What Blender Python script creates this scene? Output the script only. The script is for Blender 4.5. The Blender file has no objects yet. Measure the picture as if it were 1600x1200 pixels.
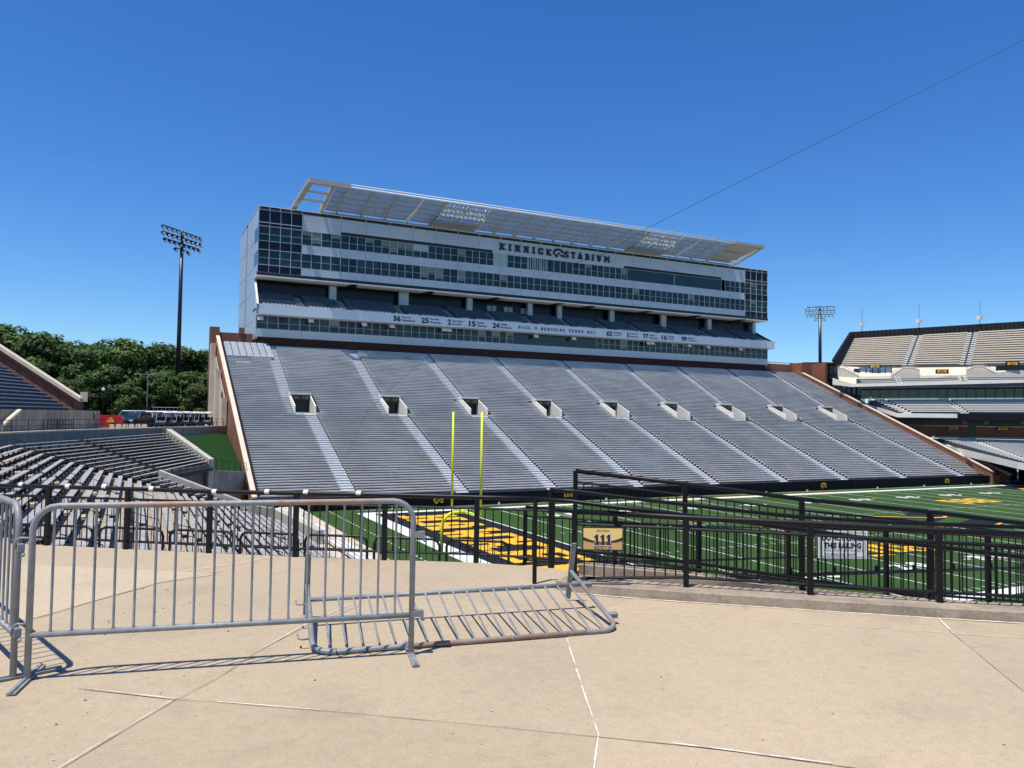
import bpy, math, random
from mathutils import Vector, Matrix
random.seed(7)
S = bpy.context.scene
COL = S.collection
# ------------------------------------------------------------------ camera model
# world axes: X runs north along the sidelines, Y runs west across the field, Z up; z = 0 is the playing turf
CX, CY, CZ = -22.8475, -29.8415, 10.2934
YAW, PIT, ROL, F = 0.45671, 0.043627, 0.013311, 1196.34
def basis():
    f = Vector((math.sin(YAW)*math.cos(PIT), math.cos(YAW)*math.cos(PIT), math.sin(PIT)))
    r = f.cross(Vector((0, 0, 1))).normalized(); u = r.cross(f)
    return f, r*math.cos(ROL)+u*math.sin(ROL), -r*math.sin(ROL)+u*math.cos(ROL)
FW, RT, UP = basis()
CAM = Vector((CX, CY, CZ))
def ray(x, y): return FW + RT*((x-800)/F) - UP*((y-600)/F)
def at(x, y, axis, val):            # surveyed point: where the sight line meets X / Y / Z = val
    d = ray(x, y); t = (val-CAM[axis])/d[axis]; return CAM + d*t
def atD(x, y, D):                   # ... at horizontal distance D in front of the observer
    d = ray(x, y); h = Vector((FW.x, FW.y, 0)).normalized(); return CAM + d*(D/d.dot(h))
def atP(x, y, p, n):                # ... on the plane through p with normal n
    d = ray(x, y); p = Vector(p); n = Vector(n); return CAM + d*((p-CAM).dot(n)/d.dot(n))
ZF = 8.56                           # concourse and plaza level
cd = bpy.data.cameras.new('camera'); cam = bpy.data.objects.new('camera', cd); COL.objects.link(cam)
cam.matrix_world = Matrix(((RT.x, UP.x, -FW.x, CX), (RT.y, UP.y, -FW.y, CY), (RT.z, UP.z, -FW.z, CZ), (0, 0, 0, 1)))
cd.sensor_width = 36; cd.lens = F/1600*36; cd.clip_start = .1; cd.clip_end = 6000
S.camera = cam
# ------------------------------------------------------------------ light
w = bpy.data.worlds.new('World'); S.world = w; w.use_nodes = True
nt = w.node_tree; bg = nt.nodes['Background']
sky = nt.nodes.new('ShaderNodeTexSky'); sky.sky_type = 'NISHITA'; sky.sun_disc = False
TOSUN = Vector((-.30, -.12, 1.0)).normalized()
sky.sun_elevation = math.asin(TOSUN.z)
sky.sun_rotation = math.atan2(TOSUN.x, TOSUN.y)
sky.altitude = 200; sky.air_density = 1.0; sky.dust_density = .25; sky.ozone_density = 3.0
hs = nt.nodes.new('ShaderNodeHueSaturation'); hs.inputs['Saturation'].default_value = 1.28; hs.inputs['Hue'].default_value = .505; nt.links.new(sky.outputs[0], hs.inputs['Color'])
tm = nt.nodes.new('ShaderNodeMix'); tm.data_type = 'RGBA'; tm.blend_type = 'MULTIPLY'; tm.inputs[0].default_value = 1; tm.inputs[7].default_value = (.74, .97, 1.17, 1); nt.links.new(hs.outputs[0], tm.inputs[6])
# faint wisps low in the sky
gc = nt.nodes.new('ShaderNodeTexCoord'); gm = nt.nodes.new('ShaderNodeMapping'); gm.inputs['Scale'].default_value = (2.2, 2.2, 11); gn = nt.nodes.new('ShaderNodeTexNoise'); gn.inputs['Scale'].default_value = 2.6; gn.inputs['Detail'].default_value = 7
gr = nt.nodes.new('ShaderNodeMapRange'); gr.inputs[1].default_value = .56; gr.inputs[2].default_value = .8; gr.inputs[3].default_value = 0; gr.inputs[4].default_value = .07
gs_ = nt.nodes.new('ShaderNodeSeparateXYZ'); gf = nt.nodes.new('ShaderNodeMapRange'); gf.inputs[1].default_value = .04; gf.inputs[2].default_value = .3; gf.inputs[3].default_value = 1; gf.inputs[4].default_value = .1; gx = nt.nodes.new('ShaderNodeMath'); gx.operation = 'MULTIPLY'
wm = nt.nodes.new('ShaderNodeMix'); wm.data_type = 'RGBA'; wm.inputs[7].default_value = (6.0, 6.3, 6.6, 1)
nt.links.new(gc.outputs['Generated'], gm.inputs[0]); nt.links.new(gm.outputs[0], gn.inputs['Vector']); nt.links.new(gn.outputs['Fac'], gr.inputs[0]); nt.links.new(gc.outputs['Generated'], gs_.inputs[0]); nt.links.new(gs_.outputs[2], gf.inputs[0])
nt.links.new(gr.outputs[0], gx.inputs[0]); nt.links.new(gf.outputs[0], gx.inputs[1]); nt.links.new(gx.outputs[0], wm.inputs[0]); nt.links.new(tm.outputs[2], wm.inputs[6]); nt.links.new(wm.outputs[2], bg.inputs[0]); bg.inputs[1].default_value = .116
sl = bpy.data.lights.new('sun', 'SUN'); so = bpy.data.objects.new('sun', sl); COL.objects.link(so)
sl.energy = 5.0; sl.angle = math.radians(.53); sl.color = (1, .945, .85)
so.rotation_euler = TOSUN.to_track_quat('Z', 'Y').to_euler(); so.location = (0, 0, 90)
S.view_settings.view_transform = 'Standard'; S.view_settings.look = 'None'
S.view_settings.exposure = .16; S.view_settings.gamma = 1
# ------------------------------------------------------------------ materials
MATS = {}
def mat(name, col, rough=.7, metal=0, noise=0, scale=3, spec=.5, col2=None, bump=0, detail=6, stretch=None):
    if name in MATS: return MATS[name]
    m = bpy.data.materials.new(name); m.use_nodes = True; t = m.node_tree; b = t.nodes['Principled BSDF']
    b.inputs['Base Color'].default_value = (*col, 1); b.inputs['Roughness'].default_value = rough
    b.inputs['Metallic'].default_value = metal; b.inputs['Specular IOR Level'].default_value = spec
    if noise or col2 or bump:
        tc = t.nodes.new('ShaderNodeTexCoord'); n = t.nodes.new('ShaderNodeTexNoise')
        n.inputs['Scale'].default_value = scale; n.inputs['Detail'].default_value = detail
        src = tc.outputs['Object']
        if stretch:
            mp = t.nodes.new('ShaderNodeMapping'); mp.inputs['Scale'].default_value = stretch
            t.links.new(src, mp.inputs[0]); src = mp.outputs[0]
        t.links.new(src, n.inputs['Vector'])
        r = t.nodes.new('ShaderNodeValToRGB'); r.color_ramp.elements[0].position = .3; r.color_ramp.elements[1].position = .7
        c2 = col2 or tuple(min(1, c*(1+noise)) for c in col); c1 = col if col2 else tuple(c*(1-noise) for c in col)
        r.color_ramp.elements[0].color = (*c1, 1); r.color_ramp.elements[1].color = (*c2, 1)
        t.links.new(n.outputs['Fac'], r.inputs[0]); t.links.new(r.outputs[0], b.inputs['Base Color'])
        if bump:
            bp = t.nodes.new('ShaderNodeBump'); bp.inputs['Strength'].default_value = bump; bp.inputs['Distance'].default_value = .02
            t.links.new(n.outputs['Fac'], bp.inputs['Height']); t.links.new(bp.outputs[0], b.inputs['Normal'])
    MATS[name] = m; return m
def lay(m, terms):
    """multiply further noise layers into a material's base colour: (kind, scale, lo, hi, dark factor, stretch)"""
    t = m.node_tree; b = t.nodes['Principled BSDF']; tc = t.nodes.new('ShaderNodeTexCoord')
    for kind, sc, lo, hi, fac, st in terms:
        mp = t.nodes.new('ShaderNodeMapping'); mp.inputs['Scale'].default_value = st or (1, 1, 1)
        t.links.new(tc.outputs['Object'], mp.inputs[0])
        if kind == 'noise': n = t.nodes.new('ShaderNodeTexNoise'); n.inputs['Detail'].default_value = 5; out = n.outputs['Fac']
        else: n = t.nodes.new('ShaderNodeTexVoronoi'); out = n.outputs['Distance']
        n.inputs['Scale'].default_value = sc; t.links.new(mp.outputs[0], n.inputs['Vector'])
        mr = t.nodes.new('ShaderNodeMapRange'); mr.inputs[1].default_value = lo; mr.inputs[2].default_value = hi
        mr.inputs[3].default_value = fac; mr.inputs[4].default_value = 1.0; t.links.new(out, mr.inputs[0])
        mx = t.nodes.new('ShaderNodeMix'); mx.data_type = 'RGBA'; mx.blend_type = 'MULTIPLY'; mx.inputs[0].default_value = 1
        bc = b.inputs['Base Color']
        if bc.links: t.links.new(bc.links[0].from_socket, mx.inputs[6])
        else: mx.inputs[6].default_value = bc.default_value
        t.links.new(mr.outputs[0], mx.inputs[7]); t.links.new(mx.outputs[2], bc)
    return m
M_floor = lay(mat('concourse_concrete', (.38, .298, .196), .85, noise=0, scale=.5, col2=(.41, .325, .215), bump=.10),
              [('noise', 14, .35, .6, .93, None), ('voronoi', 55, .0, .13, .72, None), ('noise', .35, .3, .6, .93, None), ('noise', 1.7, .3, .5, .96, None), ('noise', 160, .35, .6, .72, None), ('voronoi', 140, 0, .16, .8, None), ('noise', 45, .6, .7, 1.12, None), ('voronoi', 2.3, .02, .09, .86, None), ('noise', .8, .32, .42, .88, None), ('noise', 3.3, .3, .42, .92, None), ('noise', 5, .66, .74, 1.09, None)])
M_slab = lay(mat('pale_slab', (.45, .352, .24), .85, noise=.05, scale=3), [('noise', 14, .35, .6, .9, None), ('voronoi', 60, 0, .1, .8, None), ('noise', 130, .3, .55, .84, None)])
M_caulk = lay(mat('joint_caulk', (.72, .66, .56), .8, noise=.1, scale=20), [('noise', 9, .38, .5, .62, None)])
M_jdark = mat('joint_gap', (.16, .13, .10), .9)
M_kerb = lay(mat('kerb_concrete', (.35, .28, .205), .9, noise=.18, scale=5, bump=.3), [('noise', 30, .35, .6, .8, None), ('noise', 2, .3, .6, .75, (1, 1, 4))])
M_conc = lay(mat('grey_concrete', (.30, .285, .25), .9, noise=.15, scale=1.2), [('noise', .9, .35, .6, .7, (3, 3, .25)), ('noise', 8, .3, .6, .85, None)])
M_concl = lay(mat('light_concrete', (.46, .43, .36), .9, noise=.12, scale=1.5), [('noise', 1.2, .35, .55, .8, (3, 3, .4))])
M_tan = mat('tan_concrete', (.50, .42, .32), .9, noise=.12, scale=1)
M_cream = mat('cream_concrete', (.62, .55, .43), .85, noise=.08, scale=.6)
M_white = mat('white_precast', (.72, .69, .61), .8, noise=.05, scale=.7)
M_coping = mat('limestone_coping', (.62, .52, .40), .85, noise=.08, scale=1)
M_turf = lay(mat('field_turf', (.036, .084, .022), .95, noise=0, scale=.12, col2=(.054, .108, .030), spec=.1), [('noise', 25, .3, .7, .7, None), ('noise', 1.4, .3, .6, .86, (1, .15, 1))])
M_slope = lay(mat('slope_turf', (.012, .052, .009), .95, spec=.15), [('noise', 6, .3, .6, .7, None)])
M_line = lay(mat('field_paint_white', (.66, .68, .66), .9, spec=.2), [('noise', 30, .3, .5, .8, None)])
M_gold = lay(mat('field_paint_gold', (.78, .42, .035), .9, spec=.2), [('noise', 25, .3, .6, .85, None)])
M_fblk = lay(mat('field_paint_black', (.012, .014, .018), .95, spec=.2), [('noise', 25, .3, .6, .7, None)])
M_alu = lay(mat('bench_aluminium', (.76, .735, .69), .65, .05), [('noise', 3, .3, .62, .74, (.12, 2, 2)), ('noise', .25, .35, .6, .84, None), ('noise', 9, .3, .5, .9, (.5, 1, 1))])
M_tread = mat('stand_tread', (.07, .075, .09), .8, noise=.15, scale=2)
M_aisle = mat('aisle_aluminium', (.68, .69, .70), .6, .0, noise=.08, scale=2)
M_blk = mat('black_paint', (.004, .004, .005), .45, spec=.3)
M_wallb = mat('black_wall_pad', (.004, .005, .009), .7, spec=.2)
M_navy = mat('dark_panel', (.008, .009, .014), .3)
M_galv = lay(mat('galvanised_steel', (.26, .275, .285), .6, .2, noise=.12, scale=6), [('noise', 12, .3, .6, .8, None)])
M_rust = lay(mat('rusty_galvanised', (.27, .285, .295), .6, .2, noise=0, scale=1.1, col2=(.38, .27, .19)), [('noise', 20, .3, .6, .8, None)])
M_clad = lay(mat('aluminium_cladding', (.50, .545, .59), .45, .3, noise=.05, scale=.3), [('noise', 1.5, .35, .6, .93, (.15, 1, 3))])
M_frame = mat('window_mullion', (.45, .49, .51), .6, 0)
M_glass = mat('window_glass', (.003, .010, .015), .08, 0, noise=0, scale=.55, col2=(.018, .050, .052), spec=.45, detail=1, stretch=(1, .01, .6))
M_glass2 = mat('spandrel_glass', (.004, .006, .018), .2, 0, spec=.3)
M_glassc = mat('curtained_glass', (.34, .45, .46), .25, 0)
M_glassg = mat('large_pane_glass', (.008, .026, .026), .05, 0, spec=.6)
M_steelw = mat('white_steel', (.68, .69, .68), .5, noise=.04, scale=2)
M_canopy = lay(mat('canopy_mesh', (.29, .36, .46), .7, 0, noise=.04, scale=1), [('noise', 1, .3, .6, .92, (1, 8, 1))])
def perforate(m, k):
    t = m.node_tree; b = t.nodes['Principled BSDF']; tr = t.nodes.new('ShaderNodeBsdfTransparent'); mx = t.nodes.new('ShaderNodeMixShader'); mx.inputs[0].default_value = k
    t.links.new(b.outputs[0], mx.inputs[1]); t.links.new(tr.outputs[0], mx.inputs[2]); t.links.new(mx.outputs[0], t.nodes['Material Output'].inputs[0]); return m
perforate(M_canopy, .38)
M_tanst = mat('canopy_steel', (.38, .37, .335), .6, .0)
M_brick = None
def brick():
    m = bpy.data.materials.new('red_brick'); m.use_nodes = True; t = m.node_tree; b = t.nodes['Principled BSDF']
    tc = t.nodes.new('ShaderNodeTexCoord'); mp = t.nodes.new('ShaderNodeMapping'); mp.inputs['Rotation'].default_value = (math.radians(90), 0, 0)
    sp = t.nodes.new('ShaderNodeSeparateXYZ'); ad = t.nodes.new('ShaderNodeMath'); cb = t.nodes.new('ShaderNodeCombineXYZ')
    t.links.new(tc.outputs['Object'], sp.inputs[0]); t.links.new(sp.outputs[0], ad.inputs[0]); t.links.new(sp.outputs[1], ad.inputs[1])
    t.links.new(ad.outputs[0], cb.inputs[0]); t.links.new(sp.outputs[2], cb.inputs[1])
    br = t.nodes.new('ShaderNodeTexBrick'); br.inputs['Scale'].default_value = 1.6; br.inputs['Color1'].default_value = (.30, .095, .05, 1)
    br.inputs['Color2'].default_value = (.22, .07, .04, 1); br.inputs['Mortar'].default_value = (.33, .24, .18, 1); br.inputs['Mortar Size'].default_value = .012
    t.links.new(cb.outputs[0], br.inputs['Vector']); t.links.new(br.outputs[0], b.inputs['Base Color']); b.inputs['Roughness'].default_value = .9
    return lay(m, [('noise', .8, .3, .6, .8, None)])
M_brick = brick()
M_brickd = lay(mat('shaded_brick', (.10, .035, .025), .9, noise=.15, scale=2), [('noise', .8, .3, .6, .8, None)])  # red brick darkened: shade below the press box put into its colour
M_dstep = mat('shaded_step', (.045, .04, .035), .95, noise=.3, scale=2)  # bench shade put into the colour of stained risers and far treads
M_red = mat('red_banner', (.42, .012, .02), .7)
M_asph = mat('asphalt', (.055, .055, .055), .9, noise=.2, scale=1)
M_grass = mat('rough_grass', (.05, .09, .03), .95, noise=.3, scale=.3)
M_bark = mat('bark', (.09, .07, .05), .9, noise=.3, scale=8)
M_yel = mat('goalpost_yellow', (.72, .78, .01), .35)
M_seatd = mat('navy_chair', (.045, .07, .10), .55)
M_bench_old = lay(mat('weathered_bench', (.33, .325, .315), .75, .0, noise=.12, scale=2), [('noise', 2, .3, .6, .85, None)])
M_bench_dark = mat('bench_underframe', (.02, .02, .02), .7)
cr_ = [n for n in M_rust.node_tree.nodes if n.type == 'VALTORGB'][0].color_ramp; cr_.elements[0].position = .52; cr_.elements[1].position = .66; cr_.elements[1].color = (.33, .185, .10, 1)
M_rubber = mat('tyre', (.015, .015, .015), .8)
M_lens = mat('lamp_lens', (.80, .84, .84), .15, .1, spec=.8)
M_letter = mat('letter_black', (.012, .014, .022), .5)
M_tanbench = mat('tan_riser', (.55, .50, .42), .85, noise=.08, scale=1)
def leafmat(name, c, c2):
    m = mat(name, c, .65, noise=0, scale=.35, col2=c2, spec=.25, detail=3); t = m.node_tree; b = t.nodes['Principled BSDF']
    tr = t.nodes.new('ShaderNodeBsdfTranslucent'); mx = t.nodes.new('ShaderNodeMixShader'); mx.inputs[0].default_value = .12
    tr.inputs[0].default_value = (c2[0]*1.6, c2[1]*1.6, c2[2]*.8, 1)
    oi = t.nodes.new('ShaderNodeObjectInfo'); rr = t.nodes.new('ShaderNodeMapRange'); rr.inputs[3].default_value = .85; rr.inputs[4].default_value = 1.7; hv = t.nodes.new('ShaderNodeHueSaturation'); h2 = t.nodes.new('ShaderNodeMapRange'); h2.inputs[3].default_value = .475; h2.inputs[4].default_value = .51
    t.links.new(oi.outputs['Random'], rr.inputs[0]); t.links.new(rr.outputs[0], hv.inputs['Value']); t.links.new(oi.outputs['Random'], h2.inputs[0]); t.links.new(h2.outputs[0], hv.inputs['Hue']); t.links.new(b.inputs['Base Color'].links[0].from_socket, hv.inputs['Color']); t.links.new(hv.outputs[0], b.inputs['Base Color'])
    out = t.nodes['Material Output']; t.links.new(b.outputs[0], mx.inputs[1]); t.links.new(tr.outputs[0], mx.inputs[2]); t.links.new(mx.outputs[0], out.inputs[0])
    return m
M_leaf = [leafmat('foliage_deep', (.018, .042, .010), (.040, .078, .018)), leafmat('foliage_mid', (.028, .060, .013), (.060, .105, .024)), leafmat('foliage_light', (.042, .080, .018), (.082, .13, .032))]
# ------------------------------------------------------------------ mesh helpers
class MB:
    def __init__(s): s.v = []; s.f = []; s.m = []; s.k = 0
    def mi(s, k): s.k = k; return s
    def _f(s, *q): s.f.append(q); s.m.append(s.k)
    def poly(s, pts):
        b = len(s.v); s.v += [tuple(p) for p in pts]; s._f(*range(b, b+len(pts))); return s
    def hexa(s, p):                       # 8 corners: bottom ring 0-3, top ring 4-7
        b = len(s.v); s.v += [tuple(q) for q in p]
        for q in ((3, 2, 1, 0), (4, 5, 6, 7), (0, 1, 5, 4), (1, 2, 6, 5), (2, 3, 7, 6), (3, 0, 4, 7)): s._f(*[b+i for i in q])
        return s
    def box(s, x0, x1, y0, y1, z0, z1):
        return s.hexa([(x0, y0, z0), (x1, y0, z0), (x1, y1, z0), (x0, y1, z0), (x0, y0, z1), (x1, y0, z1), (x1, y1, z1), (x0, y1, z1)])
    def beam(s, a, b, w, h, up=(0, 0, 1)):  # rectangular bar between two points, w sideways, h along 'up'
        a = Vector(a); b = Vector(b); d = (b-a).normalized(); sd = d.cross(Vector(up))
        if sd.length < 1e-4: sd = d.cross(Vector((1, 0, 0)))
        sd.normalize(); u = sd.cross(d).normalized(); p = []
        for u_ in (-h/2, h/2):
            for (pt, k) in ((a, -1), (b, -1), (b, 1), (a, 1)): p.append(pt+sd*(k*w/2)+u*u_)
        return s.hexa(p)
    def tube(s, pts, r, n=8, cap=True):
        pts = [Vector(p) for p in pts]; rs = r if isinstance(r, (list, tuple)) else [r]*len(pts)
        b = len(s.v); prev = None
        for i, p in enumerate(pts):
            d = (pts[min(i+1, len(pts)-1)]-pts[max(i-1, 0)]).normalized()
            x = d.cross(Vector((0, 0, 1))) if prev is None else prev-d*prev.dot(d)
            if x.length < 1e-3: x = d.cross(Vector((1, 0, 0)))
            x.normalize(); prev = x; y = d.cross(x)
            for k in range(n):
                a = 2*math.pi*k/n; s.v.append(tuple(p+x*(rs[i]*math.cos(a))+y*(rs[i]*math.sin(a))))
        for i in range(len(pts)-1):
            for k in range(n): s._f(b+i*n+k, b+i*n+(k+1) % n, b+(i+1)*n+(k+1) % n, b+(i+1)*n+k)
        if cap: s._f(*[b+k for k in reversed(range(n))]); s._f(*[b+(len(pts)-1)*n+k for k in range(n)])
        return s
    def prism(s, poly, ext):               # polygon swept along vector ext
        e = Vector(ext); n = len(poly); b = len(s.v); s.v += [tuple(p) for p in poly]+[tuple(Vector(p)+e) for p in poly]
        s._f(*reversed(range(b, b+n))); s._f(*range(b+n, b+2*n))
        for i in range(n): j = (i+1) % n; s._f(b+i, b+j, b+n+j, b+n+i)
        return s
    def build(s, name, m, parent=None, smooth=False):
        me = bpy.data.meshes.new(name); me.from_pydata(s.v, [], s.f)
        ms = m if isinstance(m, (list, tuple)) else [m]
        for q in ms: me.materials.append(q)
        if len(ms) > 1: me.polygons.foreach_set('material_index', s.m)
        if smooth: me.polygons.foreach_set('use_smooth', [True]*len(me.polygons))
        me.validate(); me.update()
        o = bpy.data.objects.new(name, me); COL.objects.link(o)
        if parent: put(o, parent)
        return o
def put(o, parent):
    o.parent = parent
    o.matrix_parent_inverse = Matrix.Translation(-Vector(parent.location)) if parent.type == 'EMPTY' and not parent.get('rot') else Matrix.Identity(4)
def thing(name, label, cat, loc=(0, 0, 0), group=None):
    o = bpy.data.objects.new(name, None); COL.objects.link(o); o.location = loc; o.empty_display_size = .3
    return tag(o, label, cat, group)
def tag(o, label, cat, group=None):
    o['label'] = label; o['category'] = cat
    if group: o['group'] = group
    return o
def struct(o): o['kind'] = 'structure'; return o
def stuff(o): o['kind'] = 'stuff'; return o
def copy_tree(o, parent=None):
    c = o.copy(); COL.objects.link(c)
    if parent: c.parent = parent
    for ch in [x for x in o.children]: copy_tree(ch, c)
    return c
def capped(items, name, m, parent, cap=100, many=None):
    """items: list of (nearness key, function(MB)); the `cap` nearest become parts of their own, the rest one part"""
    items = sorted(items, key=lambda t: t[0])
    for k, fn in items[:cap]:
        mb = MB(); fn(mb); mb.build(name, m, parent)
    if items[cap:]:
        mb = MB()
        for k, fn in items[cap:]: fn(mb)
        stuff(mb.build(many or name+'s', m, parent))
def near(p, size=1): return (Vector(p)-CAM).length/size
# text: built-in font turned into a flat or raised mesh, laid in a frame (origin o, right r, up u)
def text_polys(txt, bold=0, spacing=1.0):
    cu = bpy.data.curves.new('t', 'FONT'); cu.body = txt; cu.size = 1; cu.offset = bold; cu.align_x = 'CENTER'; cu.align_y = 'CENTER'
    cu.space_character = spacing; cu.resolution_u = 3
    ob = bpy.data.objects.new('t', cu); COL.objects.link(ob); dg = bpy.context.evaluated_depsgraph_get()
    me = bpy.data.meshes.new_from_object(ob.evaluated_get(dg)); vs = [v.co.copy() for v in me.vertices]; fs = [tuple(p.vertices) for p in me.polygons]
    bpy.data.objects.remove(ob); bpy.data.curves.remove(cu); bpy.data.meshes.remove(me)
    return vs, fs
def text(mb, txt, o, r, u, w, h, bold=.02, spacing=1.0):
    vs, fs = text_polys(txt, bold, spacing); o = Vector(o); r = Vector(r).normalized(); u = Vector(u).normalized()
    x0 = min(v.x for v in vs); x1 = max(v.x for v in vs); y0 = min(v.y for v in vs); y1 = max(v.y for v in vs)
    sx = w/(x1-x0); sy = h/(y1-y0); b = len(mb.v)
    for v in vs: mb.v.append(tuple(o+r*((v.x-(x0+x1)/2)*sx)+u*((v.y-(y0+y1)/2)*sy)))
    for f in fs: mb._f(*[b+i for i in f])
GL = {
 'K': ["XXX.XXX", ".XX.XX.", ".XXXX..", ".XXX...", ".XXXX..", ".XX.XX.", "XXX.XXX"],
 'I': ["XXXX", ".XX.", ".XX.", ".XX.", ".XX.", ".XX.", "XXXX"],
 'N': ["XXX.XXX", ".XXX.X.", ".XXXXX.", ".XXXXX.", ".X.XXX.", ".X..XX.", "XXX.XXX"],
 'C': [".XXXXX", "XXX.XX", "XX...X", "XX....", "XX...X", "XXX.XX", ".XXXXX"],
 'S': [".XXXXX", "XX..XX", "XXX...", ".XXXX.", "...XXX", "XX..XX", "XXXXX."],
 'T': ["XXXXXX", "X.XX.X", "..XX..", "..XX..", "..XX..", "..XX..", ".XXXX."],
 'A': ["..XXX..", "..XXX..", ".XX.XX.", ".XX.XX.", ".XXXXX.", ".XX.XX.", "XXX.XXX"],
 'D': ["XXXXX.", ".XX.XX", ".XX.XX", ".XX.XX", ".XX.XX", ".XX.XX", "XXXXX."],
 'U': ["XXX.XXX", ".XX.XX.", ".XX.XX.", ".XX.XX.", ".XX.XX.", ".XX.XX.", "..XXX.."],
 'M': ["XXX...XXX", ".XXX.XXX.", ".XXXXXXX.", ".XXXXXXX.", ".XX.X.XX.", ".XX...XX.", "XXX...XXX"],
 'H': ["XXX.XXX", ".XX.XX.", ".XX.XX.", ".XXXXX.", ".XX.XX.", ".XX.XX.", "XXX.XXX"],
 'W': ["XXX...XXX", ".XX...XX.", ".XX.X.XX.", ".XXXXXXX.", ".XXXXXXX.", "..XX.XX..", "..XX.XX.."],
 'E': ["XXXXXX", ".XX..X", ".XX.X.", ".XXXX.", ".XX.X.", ".XX..X", "XXXXXX"],
 'Y': ["XXX.XXX", ".XX.XX.", ".XX.XX.", "..XXX..", "..XXX..", "..XXX..", ".XXXXX."],
 'B': ["XXXXX.", "XX..XX", "XX..XX", "XXXXX.", "XX..XX", "XX..XX", "XXXXX."], 'G': [".XXXXX", "XX...X", "XX....", "XX.XXX", "XX..XX", "XX..XX", ".XXXXX"],
 'O': [".XXXXX.", "XXX.XXX", "XX...XX", "XX...XX", "XX...XX", "XXX.XXX", ".XXXXX."],
 '1': [".XX.", "XXX.", ".XX.", ".XX.", ".XX.", ".XX.", "XXXX"], ' ': ["..."]*7}
def slab(mb, txt, o, r, u, w, h, depth=(0, 0, 0), gap=1.2):
    o = Vector(o); r = Vector(r).normalized(); u = Vector(u).normalized()
    tot = sum(len(GL[c][0]) for c in txt)+gap*(len(txt)-1); sx = w/tot; sy = h/7; cx = -w/2
    for c in txt:
        g = GL[c]
        for j, row in enumerate(g):
            i = 0
            while i < len(row):
                if row[i] == 'X':
                    e = i
                    while e < len(row) and row[e] == 'X': e += 1
                    a = o+r*(cx+i*sx)+u*(h/2-(j+1)*sy); q = [a, a+r*((e-i)*sx), a+r*((e-i)*sx)+u*sy, a+u*sy]
                    if Vector(depth).length: mb.prism(q, depth)
                    else: mb.poly(q)
                    i = e
                else: i += 1
        cx += (len(g[0])+gap)*sx
# hawk-head emblem in a unit frame (x right, y up): dome and beak, with pale slits laid over it
def emblem(mb, o, r, u, s, outer=0, inner=1, lift=(0, 0, 0)):
    o = Vector(o); r = Vector(r).normalized(); u = Vector(u).normalized(); L = Vector(lift)
    P = lambda x, y, k=0: o+r*(x*s)+u*(y*s)+L*k
    dome = [(math.cos(math.radians(a))*.62, .02+math.sin(math.radians(a))*.46) for a in range(-12, 193, 12)]
    mb.mi(outer).poly([P(x, y) for x, y in dome+[(-.52, -.28), (-.40, -.12), (-.22, -.02), (.0, -.05), (.2, -.2), (.45, -.34), (.62, -.3)]])
    mb.poly([P(x, y) for x, y in [(-.3, -.1), (-.1, -.03), (.05, -.12), (-.05, -.34), (-.3, -.46), (-.42, -.3)]])
    mb.mi(inner).poly([P(x, y, 1) for x, y in [(-.44, -.02), (-.3, .16), (.0, .26), (.28, .2), (.1, .12), (-.12, .04), (-.3, -.1)]])
    mb.poly([P(x, y, 1) for x, y in [(.1, .02), (.34, .1), (.52, .02), (.5, -.16), (.36, -.04), (.2, -.1)]])
    mb.poly([P(x, y, 1) for x, y in [(-.18, -.14), (.0, -.12), (.1, -.26), (-.06, -.22)]])
    mb.mi(0)
# ================================================================== GROUND, FIELD
W_ = 48.77; L_ = 109.73
# land beyond the stadium, one sheet with the stadium pit left open
PIT0, PIT1, PIY0, PIY1 = -34.0, 190.0, -12.0, 130.0
mb = MB(); B = 3000; z = ZF-.06
for q in ([(-B, -B), (B, -B), (B, -12.9-13), (-B, -12.9-13)], [(-B, 130), (B, 130), (B, B), (-B, B)], [(-B, -25.9), (-34, -25.9), (-34, 130), (-B, 130)], [(190, -25.9), (B, -25.9), (B, 130), (190, 130)]):
    mb.poly([(x, y, z) for x, y in q])
struct(mb.build('ground', M_grass))
mb = MB(); mb.poly([(-34, -26, -.02), (190, -26, -.02), (190, 130, -.02), (-34, 130, -.02)])
struct(mb.build('pit_floor', M_conc))
mb = MB(); mb.poly([(-7.1, -8, .004), (117.5, -8, .004), (117.5, 56.5, .004), (-7.1, 56.5, .004)])
field = struct(mb.build('playing_field', M_turf))
def fpoly(name, polys, m, z):
    mb = MB()
    for q in polys: mb.poly([(x, y, z) for x, y in q])
    o = mb.build(name, m, field); return o
def rc(x0, x1, y0, y1): return [(x0, y0), (x1, y0), (x1, y1), (x0, y1)]
YD = .9144
# border: white band outside the sidelines and end lines, gold edging between the 25s on the west side
fpoly('white_border', [rc(-1.6, L_+1.6, W_+.05, W_+1.25), rc(-1.6, L_+1.6, -1.25, -.05), rc(-1.6, -.02, -.05, W_+.05), rc(L_+.02, L_+1.6, -.05, W_+.05)], M_line, .012)
fpoly('team_area_border', [rc(9.14+25*YD, L_-9.14-25*YD, W_+1.26, W_+1.55)], M_gold, .012)
fpoly('coaches_stripe', [rc(-1, L_+1, W_+3.3, W_+3.4)], M_line, .010)
items = []
for k in range(19):
    x = 9.144+5*YD*(k+1)
    fpoly('yard_line', [rc(x-.06, x+.06, .1, W_-.1)], M_line, .012)
for x in (9.144, L_-9.144): fpoly('goal_line', [rc(x-.1, x+.1, 0, W_)], M_line, .016)
hm = []
for i in range(1, 100):
    x = 9.144+i*YD
    if i % 5 == 0: continue
    for y in (.35, 18.29, W_-18.29-.6, W_-.95): hm.append(rc(x-.05, x+.05, y, y+.6))
for k in range(1, 20):
    x = 9.144+5*YD*k
    for y in (18.29, W_-18.29): hm.append(rc(x-.3, x+.3, y-.05, y+.05))
stuff(fpoly('hash_marks', hm, M_line, .014))
dd = []
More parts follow.
